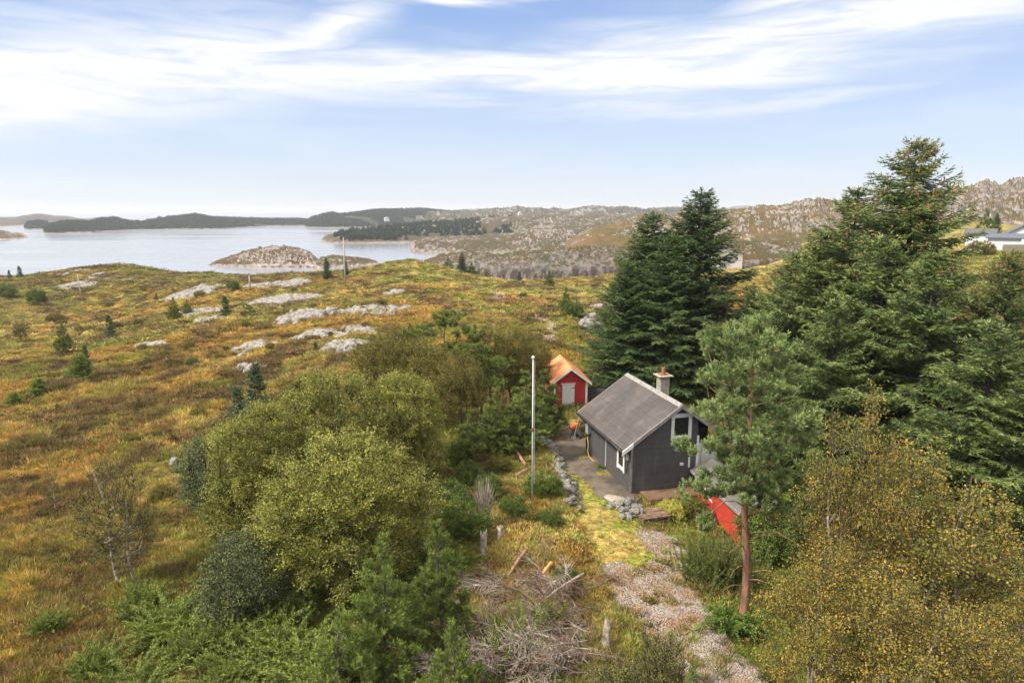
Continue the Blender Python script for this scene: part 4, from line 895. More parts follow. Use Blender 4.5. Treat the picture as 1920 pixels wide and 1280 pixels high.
OUT = [(366, 549, 34, 9, 'smooth pale outcrop farthest left under the shore hill'), (527, 562, 46, 10, 'wide flat outcrop beside the yellow grass'), (376, 583, 30, 6, 'narrow outcrop with a small conifer at its end'),
       (392, 601, 18, 5, 'small low outcrop below the narrow one'), (583, 590, 38, 17, 'steep light outcrop left of the tallest pole foot'), (697, 577, 52, 9, 'broad outcrop right of the power pole'), (706, 590, 28, 6, 'dark sided lower step of the broad outcrop'),
       (590, 629, 34, 7, 'low outcrop with a brown cap of heather'), (665, 622, 33, 8, 'flat outcrop beside the one with the heather cap'), (655, 646, 36, 7, 'sloping slab nearest the brown thicket'), (478, 653, 32, 9, 'small white outcrop above the blue green spruce'),
       (468, 692, 17, 7, 'smallest white outcrop next to the blue green spruce'), (548, 530, 22, 4, 'sliver of pale rock on the skyline'), (500, 532, 22, 4, 'pale rock on the skyline by the small leaning pole'), (146, 510, 14, 3, 'pale spot of rock on the shore hill'),
       (183, 514, 10, 3, 'second pale spot of rock on the shore hill'), (140, 533, 22, 4, 'low rock beside the left power pole'), (325, 871, 6, 3, 'tiny rock in the heather left of the willows'), (290, 648, 22, 3, 'flat grey slab flush with the moor'),
       (740, 548, 16, 4, 'small rock right behind the broad outcrop'), (1140, 575, 20, 5, 'pale ledge left of the dark spruces')]
def outcrop(g, hx, hy, h, rz, seed, mat='rock', n=64):
    u = np.linspace(-1.25, 1.25, n); U, V = np.meshgrid(u, u); c, s_ = math.cos(rz), math.sin(rz)
    x = g[0] + (U * c * hx - V * s_ * hy); y = g[1] + (U * s_ * hx + V * c * hy)
    rr = np.hypot(U, V) + (fbm(U * 1.6 + seed, V * 1.6, 4, seed) - .5) * 1.1 + np.maximum(0, fbm(U * 3.5 + 5, V * 2 + seed, 3, seed + 3) - .60) * 3.0
    prof = np.clip(1 - rr, -.6, 1); dome = np.where(prof > 0, np.clip(prof * 2.6, 0, 1) ** .55, prof * 2)
    st = U * .5 + V * .9 + fbm(U * 2, V * 2, 3, seed + 5) * .8; lay = (np.floor(st * 4) - st * 4 + .5) * .22
    cr = np.where(ridged(U * 2.6 + seed, V * 2.2, 3, seed + 8) > .82, -.30, 0)
    z = HZ(x, y) + h * (dome * (.75 + .5 * fbm(U * 1.3, V * 1.3, 3, seed + 11)) + (lay + cr) * (prof > 0)) - .05
    f = gridfaces(n, n); keep = (prof.ravel()[f] > -.25).any(1); f = f[keep]; uq, inv = np.unique(f, return_inverse=True)
    v = np.stack([x - g[0], y - g[1], z - g[2]], -1).reshape(-1, 3)[uq]
    return mesh_np('rock_outcrop', v, inv.reshape(f.shape), M[mat], True)
for i_, (px, py, hw, hh_, lab) in enumerate(OUT):
    g = ground(px, py + hh_ * .3); sc_ = g[1] / FPX; ang = max(.09, (CAMZ - g[2]) / g[1])
    hy = min(hh_ * .8 * sc_ / ang, hw * sc_ * 1.5)
    o = link('rock_outcrop', outcrop(g, hw * sc_ * 1.6, hy * 1.35, max(.45, hh_ * sc_ * .75), .35 * math.sin(i_ * 3), 300 + i_), None, g)
    tag(o, lab, 'rock', 'pale rock outcrops on the moor')
for i_, (px, py, hw, hh_, lab) in enumerate(((1112, 603, 22, 15, 'big cracked grey boulder left of the dark spruces'), (1096, 608, 11, 9, 'smaller boulder leaning on the big cracked one'), (1082, 590, 6, 6, 'pointed stone above the two grey boulders'))):
    g = ground(px, py + hh_); sc_ = g[1] / FPX
    tag(link('boulder', rockmesh('boulder', 350 + i_, n=22, rough=.4), None, (g[0], g[1] + hw * sc_ * .5, g[2] + hh_ * sc_ * .6), i_, (hw * sc_, hw * sc_, hh_ * sc_ * 1.2)), lab, 'boulder')
rs = R(60)
SM = [rockmesh('stone', 400 + i, 1, .8, .6, n=7, rough=.55, mat='stone') for i in range(6)]
for me in SM: me.polygons.foreach_set('use_smooth', np.zeros(len(me.polygons), bool))
def pile(line, n, spread, hgt, lab, grp, smin=.10, smax=.22):
    line = [P(a, b, .2)[:2] for a, b in line]; k = np.linspace(0, 1, len(line))
    for i in range(n):
        s = rs.random(); x = np.interp(s, k, [p[0] for p in line]); y = np.interp(s, k, [p[1] for p in line]); off = rs.normal() * spread
        x += off; y += rs.normal() * .12; sz = rs.uniform(smin, smax); z = gz(x, y) + max(0, hgt * (1 - abs(off) / spread / 2) * rs.random() ** .6)
        o = link('stone', SM[i % 6], None, (x, y, z + sz * .2), rs.random() * 6, (sz * 1.25, sz, sz))
        o.rotation_euler = (rs.normal() * .5, rs.normal() * .5, rs.random() * 6.28); tag(o, lab, 'stone', grp)
pile([(1045, 888), (1058, 905), (1066, 925), (1073, 958)], 150, .20, .42, 'grey stone in the pile along the left side of the drive', 'stones piled left of the drive')
pile([(1040, 850), (1047, 880)], 45, .20, .30, 'grey stone in the thin end of the row up the drive', 'stones in the thin row up the drive')
pile([(1075, 905), (1058, 893)], 28, .22, .3, 'grey stone in the spur of the pile beside the damp drive', 'stones beside the damp drive', .08, .17)
pile([(1172, 938), (1185, 950), (1200, 962)], 85, .32, .48, 'grey stone in the heap at the near corner of the cabin', 'stones heaped by the cabin corner', .12, .24)
pile([(1015, 830), (1035, 850)], 26, .3, .15, 'flat stone laid in the old wall under the young pines', 'flat stones under the young pines', .16, .3)

# ------------------------------------------------------------------ buildings
def boards(name, c, c2, sp, bump=1.0, rough=.65, axis='Z', gap=.12):
    m, t, out = material(name); co = t.N('ShaderNodeTexCoord').outputs['Object']; s = t.N('ShaderNodeSeparateXYZ', {0: co}); v = s.outputs['XYZ'.index(axis)]
    fr = t.math('FRACT', t.math('DIVIDE', v, sp)); n = t.noise(co, 3.0, 5, .6)
    b_ = t.math('FLOOR', t.math('DIVIDE', v, sp)); wn = t.N('ShaderNodeTexWhiteNoise', {'W': b_}, noise_dimensions='1D').outputs[0]
    f = t.math('ADD', t.math('MULTIPLY', t.smooth(n, .35, .7), .6), t.math('MULTIPLY', wn, .4))
    cc_ = t.mix(f, c, c2); cc_ = t.mix(t.math('MULTIPLY', t.smooth(t.noise(t.N('ShaderNodeMapping', {0: co, 'Scale': (2.2, 2.2, .35)}).outputs[0], 1.0, 6, .7), .5, .75), .45), cc_, tuple(k * 1.7 + .012 for k in c)); cc_ = t.mix(t.math('MULTIPLY', t.smooth(fr, gap, 0.0), .7), cc_, tuple(k * .35 for k in c2)); b = t.N('ShaderNodeBsdfPrincipled', {0: cc_, 'Roughness': rough})
    h = t.math('MULTIPLY', t.smooth(fr, 0, gap), t.math('SUBTRACT', 1.0, t.math('MULTIPLY', fr, .35)))
    bp = t.N('ShaderNodeBump', {'Strength': bump, 'Distance': .025, 'Height': h}); t.l.new(bp.outputs[0], b.inputs['Normal'])
    t.l.new(b.outputs[0], out.inputs[0]); return m
M['grey'] = boards('grey_cladding', (.085, .080, .082), (.060, .056, .058), .15)
M['red'] = boards('red_cladding', (.50, .032, .026), (.38, .024, .020), .16)
M['redpaint'] = simple('orange_red_paint', (.50, .055, .028), .6, .25, 2)
M['white'] = simple('white_paint', (.74, .73, .71), .5, .10, 5)
M['glass'] = simple('window_glass', (.02, .02, .022), .08, spec=.8)
M['curtain'] = simple('pale_curtain', (.30, .27, .22), .8)
M['trimgrey'] = simple('weathered_trim', (.30, .275, .255), .7, .4, 6)
M['black'] = simple('dark_rubber', (.015, .015, .018), .5)
M['concrete'] = simple('concrete', (.38, .33, .25), .9, .35, 5, bump=.3)
M['metal'] = simple('grey_metal', (.30, .36, .35), .4, .15, 5)
M['orange'] = simple('orange_enamel', (.62, .12, .02), .45, .3, 8)
M['orangeroof'] = simple('orange_roof_felt', (.68, .25, .095), .8, .12, 2.6, bump=.3)
M['felt'] = simple('grey_roof_felt', (.115, .112, .098), .85, .3, 2.0, bump=.4)
M['hose'] = simple('yellow_hose', (.60, .45, .06), .5)
M['deck'] = boards('deck_boards', (.23, .13, .075), (.12, .07, .045), .14, axis='Y')
M['pallet'] = simple('weathered_pallet_wood', (.27, .17, .11), .8, .5, 6)
M['polepaint'] = simple('white_pole_paint', (.70, .69, .67), .5, .12, 3)
M['polewood'] = simple('weathered_pole_wood', (.46, .42, .37), .85, .35, 3)
M['rust'] = simple('rusty_patch', (.28, .10, .04), .8)
M['bluegrey'] = simple('slate_roof', (.10, .11, .15), .6, .2, 2)
m, t, out = material('brown_ribbed_roof')
co = t.N('ShaderNodeTexCoord').outputs['Object']; s = t.N('ShaderNodeSeparateXYZ', {0: co})
w1 = t.math('SINE', t.math('MULTIPLY', s.outputs[1], 60.0)); w2 = t.smooth(t.math('FRACT', t.math('DIVIDE', s.outputs[0], .36)), 0, .12)
wh = t.math('ADD', t.math('MULTIPLY', w1, .5), w2); n = t.noise(co, .7, 5, .6)
c = t.mix(t.smooth(n, .35, .68), (.052, .042, .036), (.085, .067, .057)); c = t.mix(t.math('MULTIPLY', t.smooth(t.noise(co, .9, 3), .52, .7), .5), c, (.16, .125, .12))
lap = t.smooth(t.math('ABSOLUTE', t.math('SUBTRACT', t.math('FRACT', t.math('DIVIDE', s.outputs[0], .92)), .5)), .035, .0); rib = t.smooth(w1, -.2, -1.0)
c = t.mix(t.math('MULTIPLY', t.math('MAXIMUM', lap, t.math('MULTIPLY', rib, .55)), .55), c, (.035, .028, .024))
st_ = t.smooth(t.noise(t.N('ShaderNodeMapping', {0: co, 'Scale': (.5, 2.4, 1)}).outputs[0], 1.6, 6, .7), .50, .72); c = t.mix(t.math('MULTIPLY', st_, .4), c, (.17, .14, .125))
b = t.N('ShaderNodeBsdfPrincipled', {0: c, 'Roughness': .5, 'Specular IOR Level': .5})
bp = t.N('ShaderNodeBump', {'Strength': .8, 'Distance': .02, 'Height': wh}); t.l.new(bp.outputs[0], b.inputs['Normal']); t.l.new(b.outputs[0], out.inputs[0]); M['roof'] = m

class MB:
    def __init__(s): s.v = []; s.f = []
    def box(s, x0, x1, y0, y1, z0, z1):
        k = len(s.v); s.v += [(x, y, z) for z in (z0, z1) for y in (y0, y1) for x in (x0, x1)]
        s.f += [[k + i for i in q] for q in ((0, 2, 3, 1), (4, 5, 7, 6), (0, 1, 5, 4), (2, 6, 7, 3), (0, 4, 6, 2), (1, 3, 7, 5))]; return s
    def prism(s, poly, y0, y1):
        """poly of (x,z) pushed along y"""
        k = len(s.v); n = len(poly); s.v += [(x, y0, z) for x, z in poly] + [(x, y1, z) for x, z in poly]
        s.f += [list(range(k, k + n)), list(range(k + 2 * n - 1, k + n - 1, -1))] + [[k + i, k + n + i, k + n + (i + 1) % n, k + (i + 1) % n] for i in range(n)]; return s
    def tube(s, pts, r, sides=8):
        r = [r] * len(pts) if not hasattr(r, '__len__') else r; v, f, cp = polytube(pts, r, sides); k = len(s.v)
        s.v += [tuple(p) for p in v]; s.f += [[int(i) + k for i in q] for q in f] + [[int(i) + k for i in q] for q in cp]; return s
    def build(s, name, mat, parent=None, bevel=0, smooth=False):
        me = bpy.data.meshes.new(name); me.from_pydata([tuple(map(float, p)) for p in s.v], [], s.f); me.materials.append(mat if not isinstance(mat, str) else M[mat]); me.update()
        if smooth: me.polygons.foreach_set('use_smooth', np.ones(len(me.polygons), bool))
        o = link(name, me, parent)
        if bevel:
            b = o.modifiers.new('bevel', 'BEVEL'); b.width = bevel; b.segments = 2; b.limit_method = 'ANGLE'
        return o

# --- the grey cabin: x runs along the gable, y along the eaves wall, origin at the near corner
ANG = math.radians(13.9); C0 = P(1181, 922, 0)
cab = empty('cabin', (C0[0], C0[1], 0), 'dark grey timber cabin with brown ribbed roof and white trimmed windows', 'cabin', rz=ANG)
L_, RX, RZ_, EZ = 6.6, 2.7, 4.78, 2.5     # wall length, ridge place, ridge height, eave height at x=-.6
sl = (RZ_ - EZ) / (RX + .6); WZ = RZ_ - sl * RX - .10   # wall top under the roof at x=0
MB().prism([(0, -.3), (3.9, -.3), (3.9, RZ_ - sl * (3.9 - RX) - .1), (RX, RZ_ - .1), (0, WZ)], 0, L_).build('wall', 'grey', cab)
w = MB(); w.box(3.9, 5.4, 1.5, L_, -.3, WZ); w.build('wall', 'grey', cab)
MB().box(-.02, 3.92, -.012, L_ + .02, -.5, -.302).build('foundation', 'concrete', cab)
rf = MB().prism([(-.6, EZ - .05), (RX, RZ_ - .05), (5.4 + .6, EZ - .05), (5.4 + .6, EZ + .03), (RX, RZ_ + .03), (-.6, EZ + .03)], -.33, 6.95).build('roof', 'roof', cab)
MB().prism([(RX - .22, RZ_ - .09), (RX, RZ_ + .05), (RX + .22, RZ_ - .09), (RX + .22, RZ_ - .05), (RX, RZ_ + .10), (RX - .22, RZ_ - .05)], -.35, 6.97).build('ridge_cap', 'trimgrey', rf)
for y0 in (-.40, 6.952):
    for sgn in (0, 1):
        def mx(x): return x if not sgn else 2 * RX - x
        MB().prism([(mx(-.66), EZ - .22), (mx(RX), RZ_ - .17), (mx(RX), RZ_ + .05), (mx(-.66), EZ - .0)], y0, y0 + .06).build('bargeboard', 'trimgrey', rf)
        if y0 < 0: MB().prism([(mx(-.70), EZ - .24), (mx(-.08), EZ + .19), (mx(-.08), EZ + .43), (mx(-.70), EZ + .0)], y0 - .05, y0 - .003).build('bargeboard_end', 'white', rf)
gt = [(-.68, y, EZ - .04) for y in np.linspace(-.33, 6.9, 5)]
MB().tube(gt, .065).build('gutter', 'black', rf, smooth=True)
MB().box(-.57, -.50, -.3, 6.9, EZ - .16, EZ - .055).build('fascia', 'white', rf)
MB().box(-.50, -.01, -.3, 6.9, EZ + .02, EZ + .045).build('soffit', 'white', cab)
MB().tube([(-.66, 6.75, EZ - .08), (-.3, 6.68, EZ - .45), (-.09, 6.62, EZ - .8), (-.09, 6.62, .15)], .045).build('downpipe', 'black', cab, smooth=True)
def window(par, plane, a0, a1, z0, z1, at_, fr=.10, curtain=False):
    """plane 'x': on a wall of constant y; 'y': on a wall of constant x; a window frame with bars of its own and a pane"""
    def bx(mb, p0, p1, q0, q1, o0, o1):
        if plane == 'x': mb.box(p0, p1, at_ + o0, at_ + o1, q0, q1)
        else: mb.box(at_ + o0, at_ + o1, p0, p1, q0, q1)
    f = MB(); bx(f, a0 - fr, a0, z0 - fr * 1.4, z1 + fr, -.05, .02); bx(f, a1, a1 + fr, z0 - fr * 1.4, z1 + fr, -.05, .02)
    bx(f, a0, a1, z1, z1 + fr, -.048, .018); bx(f, a0, a1, z0 - fr, z0, -.048, .018); bx(f, a0 - fr * 1.3, a1 + fr * 1.3, z1 + fr, z1 + fr + .05, -.09, .01)
    fo = f.build('window', 'white', par)
    g = MB(); bx(g, a0, a1, z0, z1, -.02, -.012); g.build('pane', 'glass', fo)
    s_ = MB(); e_ = .045
    bx(s_, a0, a0 + e_, z0, z1, -.038, -.021); bx(s_, a1 - e_, a1, z0, z1, -.038, -.021); bx(s_, a0 + e_, a1 - e_, z0, z0 + e_, -.038, -.021); bx(s_, a0 + e_, a1 - e_, z1 - e_, z1, -.038, -.021)
    s_.build('sash', 'white', fo)
    return fo
window(cab, 'y', .92, 1.66, .98, 2.02, 0, fr=.15)
window(cab, 'x', 2.42, 3.35, 2.95, 4.05, 0, fr=.14)
MB().box(-.03, 0.09, -.03, -.001, -.3, WZ - .1).build('corner_board', 'trimgrey', cab)
MB().box(-.025, -.002, 3.55, 3.60, .1, WZ - .3).build('cover_strip', 'white', cab)
MB().box(3.86, 3.99, -.04, -.002, -.3, 2.9).build('corner_board', 'white', cab)
MB().box(3.40, 3.50, -.03, -.002, 1.1, 1.7).build('trim_board', 'white', cab)
MB().box(3.992, 5.4, .34, .398, 0.1, 2.35).build('porch_panel', 'white', cab)
dr_ = MB().box(4.35, 5.15, .28, .338, .12, 2.1).build('door', 'white', cab); MB().box(4.42, 4.47, .24, .279, 1.0, 1.15).build('handle', 'black', dr_)
MB().box(2.88, 3.08, -.10, -.001, 1.28, 1.42).build('vent_hood', 'white', cab, .01)
ch = MB().box(RX + .15, RX + .72, 2.6, 3.15, 3.6, 5.62).build('chimney', 'concrete', cab, .02)
MB().box(RX + .0, RX + .87, 2.42, 3.33, 5.622, 5.69).build('chimney_cap', 'concrete', ch, .01); MB().box(RX + .2, RX + .67, 2.7, 3.05, 5.692, 5.75).box(RX + .38, RX + .50, 2.75, 3.02, 5.752, 6.1).build('flue', 'rust', ch)
MB().box(-.24, -.001, 6.05, 6.50, 1.30, 1.90).build('meter_cabinet', 'metal', cab, .015)
MB().tube([(-.12, 6.35, 1.3), (-.12, 6.3, .6), (-.14, 6.1, .1), (-.12, 5.6, .02)], .03).build('supply_pipe', 'black', cab, smooth=True)
MB().box(-.09, -.001, .28, .46, 1.72, 2.0).build('hose_bracket', 'white', cab)
n_ = 40; hz_ = [(-.10 - .02 * math.sin(k * .9), .36 + .15 * math.cos(k / n_ * 18.85), 1.32 + .36 * math.sin(k / n_ * 18.85)) for k in range(n_ + 1)]
tag(MB().tube([tuple(np.array([C0[0], C0[1], 0]) + np.array([p[0] * math.cos(ANG) - p[1] * math.sin(ANG), p[0] * math.sin(ANG) + p[1] * math.cos(ANG), p[2]])) for p in hz_], .022, 6).build('garden_hose', 'black', smooth=True), 'black hose coiled on a bracket at the near corner of the cabin', 'hose')
def cw(x, y, z): return (C0[0] + x * math.cos(ANG) - y * math.sin(ANG), C0[1] + x * math.sin(ANG) + y * math.cos(ANG), z)
tag(MB().tube([cw(-.22, 6.2, 1.1), cw(-.2, 6.0, .7), cw(-.3, 5.8, .3), cw(-.35, 5.4, .08), cw(-.3, 4.7, .06)], .025, 6).build('garden_hose', 'hose', smooth=True), 'yellow hose hanging down below the grey meter cabinet', 'hose')
# deck with its step
dk = empty('deck', cw(0, 0, 0), 'low brown timber deck along the gable of the cabin', 'deck', rz=ANG)
MB().box(.55, 5.2, -1.15, -.05, -.06, .0).build('boards', 'deck', dk); MB().box(.55, 5.2, -1.21, -1.152, -.34, -.01).build('edge_board', 'deck', dk)
for x in (.7, 2.2, 3.7, 5.0): MB().box(x, x + .1, -1.1, -1.0, -.9, -.062).build('post', 'pallet', dk)
MB().box(1.3, 2.7, -1.60, -1.24, -.26, -.20).build('step', 'pallet', dk)

# --- red shed
SA = math.radians(6.8); S0 = P(1100, 762, 0)
sh = empty('shed', (S0[0], S0[1], gz(S0[0], S0[1])), 'small red timber shed with orange roof and white door', 'shed', rz=SA)
sw, sl_, se, sr = 2.6, 4.4, 2.15, 3.12
MB().prism([(-sw, -.2), (0, -.2), (0, se), (-sw / 2, sr), (-sw, se)], 0, sl_).build('wall', 'red', sh)
k_ = (sr - se) / (sw / 2)
srf = MB().prism([(.3, se - .3 * k_ + .02), (-sw / 2, sr + .02), (-sw - .3, se - .3 * k_ + .02), (-sw - .3, se - .3 * k_ + .11), (-sw / 2, sr + .12), (.3, se - .3 * k_ + .11)], -.22, sl_ + .2).build('roof', 'orangeroof', sh)
for sg_ in (0, 1):
    def mx(x): return x if not sg_ else -sw - x
    MB().prism([(mx(.32), se - .32 * k_ - .12), (mx(-sw / 2), sr - .12), (mx(-sw / 2), sr + .05), (mx(.32), se - .32 * k_ + .05)], -.27, -.222).build('bargeboard', 'white', srf)
MB().box(-.12, .03, -.03, -.001, -.1, se - .02).build('corner_board', 'white', sh); MB().box(.001, .03, 0, .12, -.1, se - .05).build('corner_board', 'white', sh)
MB().box(-sw - .03, -sw + .12, -.03, -.001, -.1, se - .02).build('corner_board', 'white', sh)
sdr = MB().box(-1.95, -1.0, -.05, -.001, .02, 1.85).build('door', 'white', sh)
MB().box(-2.05, -.92, -.07, -.002, 1.87, 1.95).build('door_lintel', 'white', sh)
for z in (.35, 1.55): MB().box(-1.22, -1.02, -.065, -.051, z, z + .06).build('hinge', 'black', sdr)
sc2 = empty('screen_fence', (S0[0] + .25, S0[1] + 1.2, gz(S0[0], S0[1])), 'low dark board screen between red shed and cabin roof', 'fence', rz=-.12)
MB().box(0, 3.2, 0, .05, -.1, 1.25).build('panel', 'grey', sc2); MB().box(-.02, 3.22, -.02, .07, 1.252, 1.31).build('rail', 'black', sc2)

# --- red annexe with felt roof
A1 = P(1297, 882, 1.0); A2 = P(1386, 961, 1.0); av = (A2 - A1)[:2]; al = float(np.hypot(*av)); aa_ = math.atan2(av[1], av[0])
an = empty('annexe', (A1[0], A1[1], -.9), 'low orange red outbuilding with grey felt roof under the tall pine', 'outbuilding', rz=aa_)
# x along the eave towards the camera, y to the right side of the picture
aw = 2.1; u_ = .22
MB().prism([(u_ + .55, 0), (al - .1, 0), (al - .1, 1.80), (u_ + .55, 1.80)], .22, aw).build('wall', 'redpaint', an)
arf = MB()
k = len(arf.v); arf.v += [(-.15, 0, 1.9), (al + .1, 0, 1.9), (al + .1, aw * .55, 2.55), (-.15, aw * .55, 2.55), (al + .1, aw + .3, 2.0), (-.15, aw + .3, 2.0)]
arf.v += [(x, y, z - .1) for x, y, z in arf.v[:6]]
arf.f += [[0, 1, 2, 3], [3, 2, 4, 5], [9, 8, 7, 6], [11, 10, 8, 9], [0, 6, 7, 1], [1, 7, 8, 2], [2, 8, 10, 4], [4, 10, 11, 5], [5, 11, 9, 3], [3, 9, 6, 0]]
arf.build('roof', 'felt', an)
MB().box(-.17, al + .12, -.03, -.001, 1.77, 1.92).build('fascia', 'trimgrey', an)
rl = empty('railing', P(1308, 940, -.2), 'short red railing with white top rail beside the outbuilding', 'railing', rz=-.9)
rl.location.z = -.15
MB().box(0, .09, 0, .09, -.5, .75).box(1.15, 1.24, 0, .09, -.5, .75).build('post', 'redpaint', rl); MB().box(-.05, 1.3, -.03, .12, .752, .80).build('top_rail', 'white', rl)
MB().box(.09, 1.15, .02, .06, .42, .54).box(.09, 1.15, .02, .06, .05, .17).build('rail', 'redpaint', rl)
dv_, df_, dc_ = polytube([(.2, .02, .1), (1.05, .02, .7)], [.04, .04], 4); bo = MB(); bo.tube([(.12, -.0, .68), (1.1, -.0, .12)], .04, 4); bo.build('brace', 'white', rl)

# --- flagpole
fb = ground(998, 943); fz = gz(fb[0], fb[1]); ft = D(998, 673, fb[1])[2]
fp = empty('flagpole', (fb[0], fb[1], fz), 'tall white flagpole on the grassy mound', 'flagpole')
MB().tube([(0, 0, -.2), (0, 0, (ft - fz) * .5), (0, 0, ft - fz)], [.040, .034, .024], 12).build('pole', 'polepaint', fp, smooth=True)
MB().tube([(0, 0, ft - fz + .001), (0, 0, ft - fz + .05), (0, 0, ft - fz + .12), (0, 0, ft - fz + .16)], [.035, .08, .07, .02], 12).build('finial', 'white', fp, smooth=True)
MB().tube([(0, 0, 3.72), (0, 0, 3.95)], [.045, .044], 12).build('rust_collar', 'rust', fp, smooth=True)
MB().tube([(.085, -.03, 1.0), (.085, -.03, ft - fz - .05)], .006, 4).build('halyard', 'white', fp)

# --- pallet stack
pb = ground(1226, 985)
pa = empty('pallet_stack', (pb[0], pb[1] + .45, pb[2] + .05), 'stack of weathered wooden pallets at the edge of the gravel', 'pallets', rz=.25, sc=1.2)
for j in range(2):
    pz = MB()
    for x in (-.6, -.05, .5): pz.box(x, x + .1, -.4, .4, .0 + j * .16, .09 + j * .16)
    for q in range(6): pz.box(-.6, .6, -.4 + q * .142, -.4 + q * .142 + .09, .092 + j * .16, .114 + j * .16)
    pz.build('pallet', 'pallet', pa)
bz = MB()
for q in range(9):
    k = len(bz.v); a = RNG.normal() * .1; cx_, cy_ = RNG.normal() * .1, -.36 + q * .09; dx, dy = math.cos(a) * .62, math.sin(a) * .62; z0_ = .29 + (q % 3) * .03
    bz.tube([(cx_ - dx, cy_ - dy, z0_), (cx_ + dx, cy_ + dy, z0_ + .02)], .04, 4)
bz.build('loose_board', 'pallet', pa)

# --- cement mixer behind the cabin
cb = ground(1075, 822)
cm_ = empty('cement_mixer', (cb[0], cb[1], cb[2]), 'orange cement mixer on black legs left of the cabin', 'cement mixer', rz=.3, sc=.78)
MB().tube([(-.32, 0, .95), (-.30, 0, 1.0), (-.05, 0, 1.02), (.25, 0, 1.15), (.42, 0, 1.3)], [.08, .22, .29, .24, .16], 16).build('drum', 'orange', cm_, smooth=True)
MB().box(.05, .45, -.18, .18, .65, .95).build('motor_housing', 'metal', cm_, .03)
lg = MB(); lg.tube([(-.2, -.3, 0), (0, 0, .8)], .03, 6); lg.tube([(-.2, .3, 0), (0, 0, .8)], .03, 6); lg.tube([(.5, -.3, 0.05), (0, 0, .8)], .03, 6); lg.tube([(.5, .3, .05), (0, 0, .8)], .03, 6); lg.build('leg', 'black', cm_)
MB().tube([(.5, -.36, .12), (.5, -.30, .12)], .12, 14).build('wheel', 'black', cm_, smooth=True); MB().tube([(.5, .30, .12), (.5, .36, .12)], .12, 14).build('wheel', 'black', cm_, smooth=True)
tag(link('shovel', None, None, (cb[0] + .15, cb[1] - .35, cb[2])), 'wooden handled shovel leaning on the cement mixer', 'shovel')
shv = bpy.data.objects['shovel']; MB().tube([(-.12, 0, .25), (.22, .2, 1.65)], .02, 6).build('handle', 'polewood', shv); MB().box(-.25, -.03, -.02, .02, -.02, .28).build('blade', 'metal', shv)

# --- power poles and wires
def powerpole(px, by, ty, lab, cross=True, d=None, lean=0):
    g = ground(px, by) if d is None else D(px, by, d); g[2] = gz(g[0], g[1]); h = D(px, ty, g[1])[2] - g[2]
    e = empty('power_pole', g, lab, 'power pole', 'wooden power poles on the moor')
    MB().tube([(0, 0, -.3), (lean * .5, 0, h * .5), (lean, 0, h)], [.19, .16, .12], 10).build('pole', 'polewood', e, smooth=True)
    if cross:
        MB().box(-.9, .9, -.06, .06, h - .55, h - .42).build('crossarm', 'polewood', e)
        for x in (-.8, 0, .8): MB().tube([(x, 0, h - .42 if x else h), (x, 0, h - .2 if x else h + .25)], .06, 8).build('insulator', 'white', e)
    return np.array([g[0] + lean, g[1], g[2] + h - .2])
p1 = powerpole(648, 540, 447, 'tall wooden power pole with crossarm beside two dark spruces', d=142)
p2 = powerpole(154, 566, 515, 'lone leaning wooden pole at the left of the moor', cross=False, lean=-.4)
p3 = powerpole(469, 543, 517, 'shortest wooden pole, between the outcrops and the shore', cross=False)
def wire(a, b, sag, lab, r=.018):
    s = np.linspace(0, 1, 24); p = a + (b - a) * s[:, None]; p[:, 2] -= sag * 4 * s * (1 - s)
    tag(MB().tube([tuple(q) for q in p], r, 4).build('power_line', 'trimgrey'), lab, 'power line', 'power lines')
wire(p1 + C(.8, 0, 0), D(1230, 500, 150), 1.5, 'thin power line running right from the tall pole towards the dark spruces', .022)
wire(p1 + C(-.8, 0, -.3), D(1230, 507, 150), 1.5, 'lower power line running right from the tall pole', .022)
wire(p1 + C(0, 0, -.1), p1 + C(12, 3, -9), .1, 'stay wire slanting down right of the tall pole', .015)
wire(p2, p3, 1.2, 'thin power line between the two lesser poles', .02)

# --- far houses on the right and small ones across the water
def house(px, by, d, w_, l_, wh, rh, rz, lab, roofm='bluegrey', z=None, wallm='white'):
    g = D(px, by, d); g[2] = gz(g[0], g[1]) if z is None else z
    z_ = D(px, by, d)[2]; e = empty('house', (g[0], g[1], z_), lab, 'house', rz=rz)
    MB().prism([(-w_ / 2, -4), (w_ / 2, -4), (w_ / 2, wh), (0, wh + rh - .1), (-w_ / 2, wh)], -l_ / 2, l_ / 2).build('wall', wallm, e)
    k = rh / (w_ / 2); MB().prism([(-w_ / 2 - .5, wh - .5 * k), (0, wh + rh), (w_ / 2 + .5, wh - .5 * k), (w_ / 2 + .5, wh - .5 * k + .25), (0, wh + rh + .25), (-w_ / 2 - .5, wh - .5 * k + .25)], -l_ / 2 - .5, l_ / 2 + .5).build('roof', roofm, e)
    for x in (-w_ * .25, w_ * .25):
        f = MB().box(x - .6, x + .6, -l_ / 2 - .04, -l_ / 2 - .002, .9, 2.1).build('window', 'white', e); MB().box(x - .5, x + .5, -l_ / 2 - .05, -l_ / 2 - .041, 1.0, 2.0).build('pane', 'glass', f)
    return e
house(1912, 455, 180, 6.5, 7, 2.2, 2.1, -.55, 'white gabled house on the slope at the right edge')
house(1882, 459, 166, 5, 6.5, 1.7, .8, .95, 'low white house with slate blue roof below the gabled one')
house(1838, 452, 178, 5, 6, 2.0, 1.0, .9, 'white house half hidden by the boughs of the tallest spruce', 'felt')
tag(MB().box(*(D(1875, 462, 150)[0] + np.array([0, 14])), 149, 149.3, D(1880, 470, 150)[2], D(1880, 458, 150)[2]).build('garden_wall', 'concrete'), 'grey concrete garden wall in front of the white houses', 'wall')
house(725, 412, 1800, 12, 12, 4, 3, .3, 'tiny white house among trees across the water', 'white', z=0)
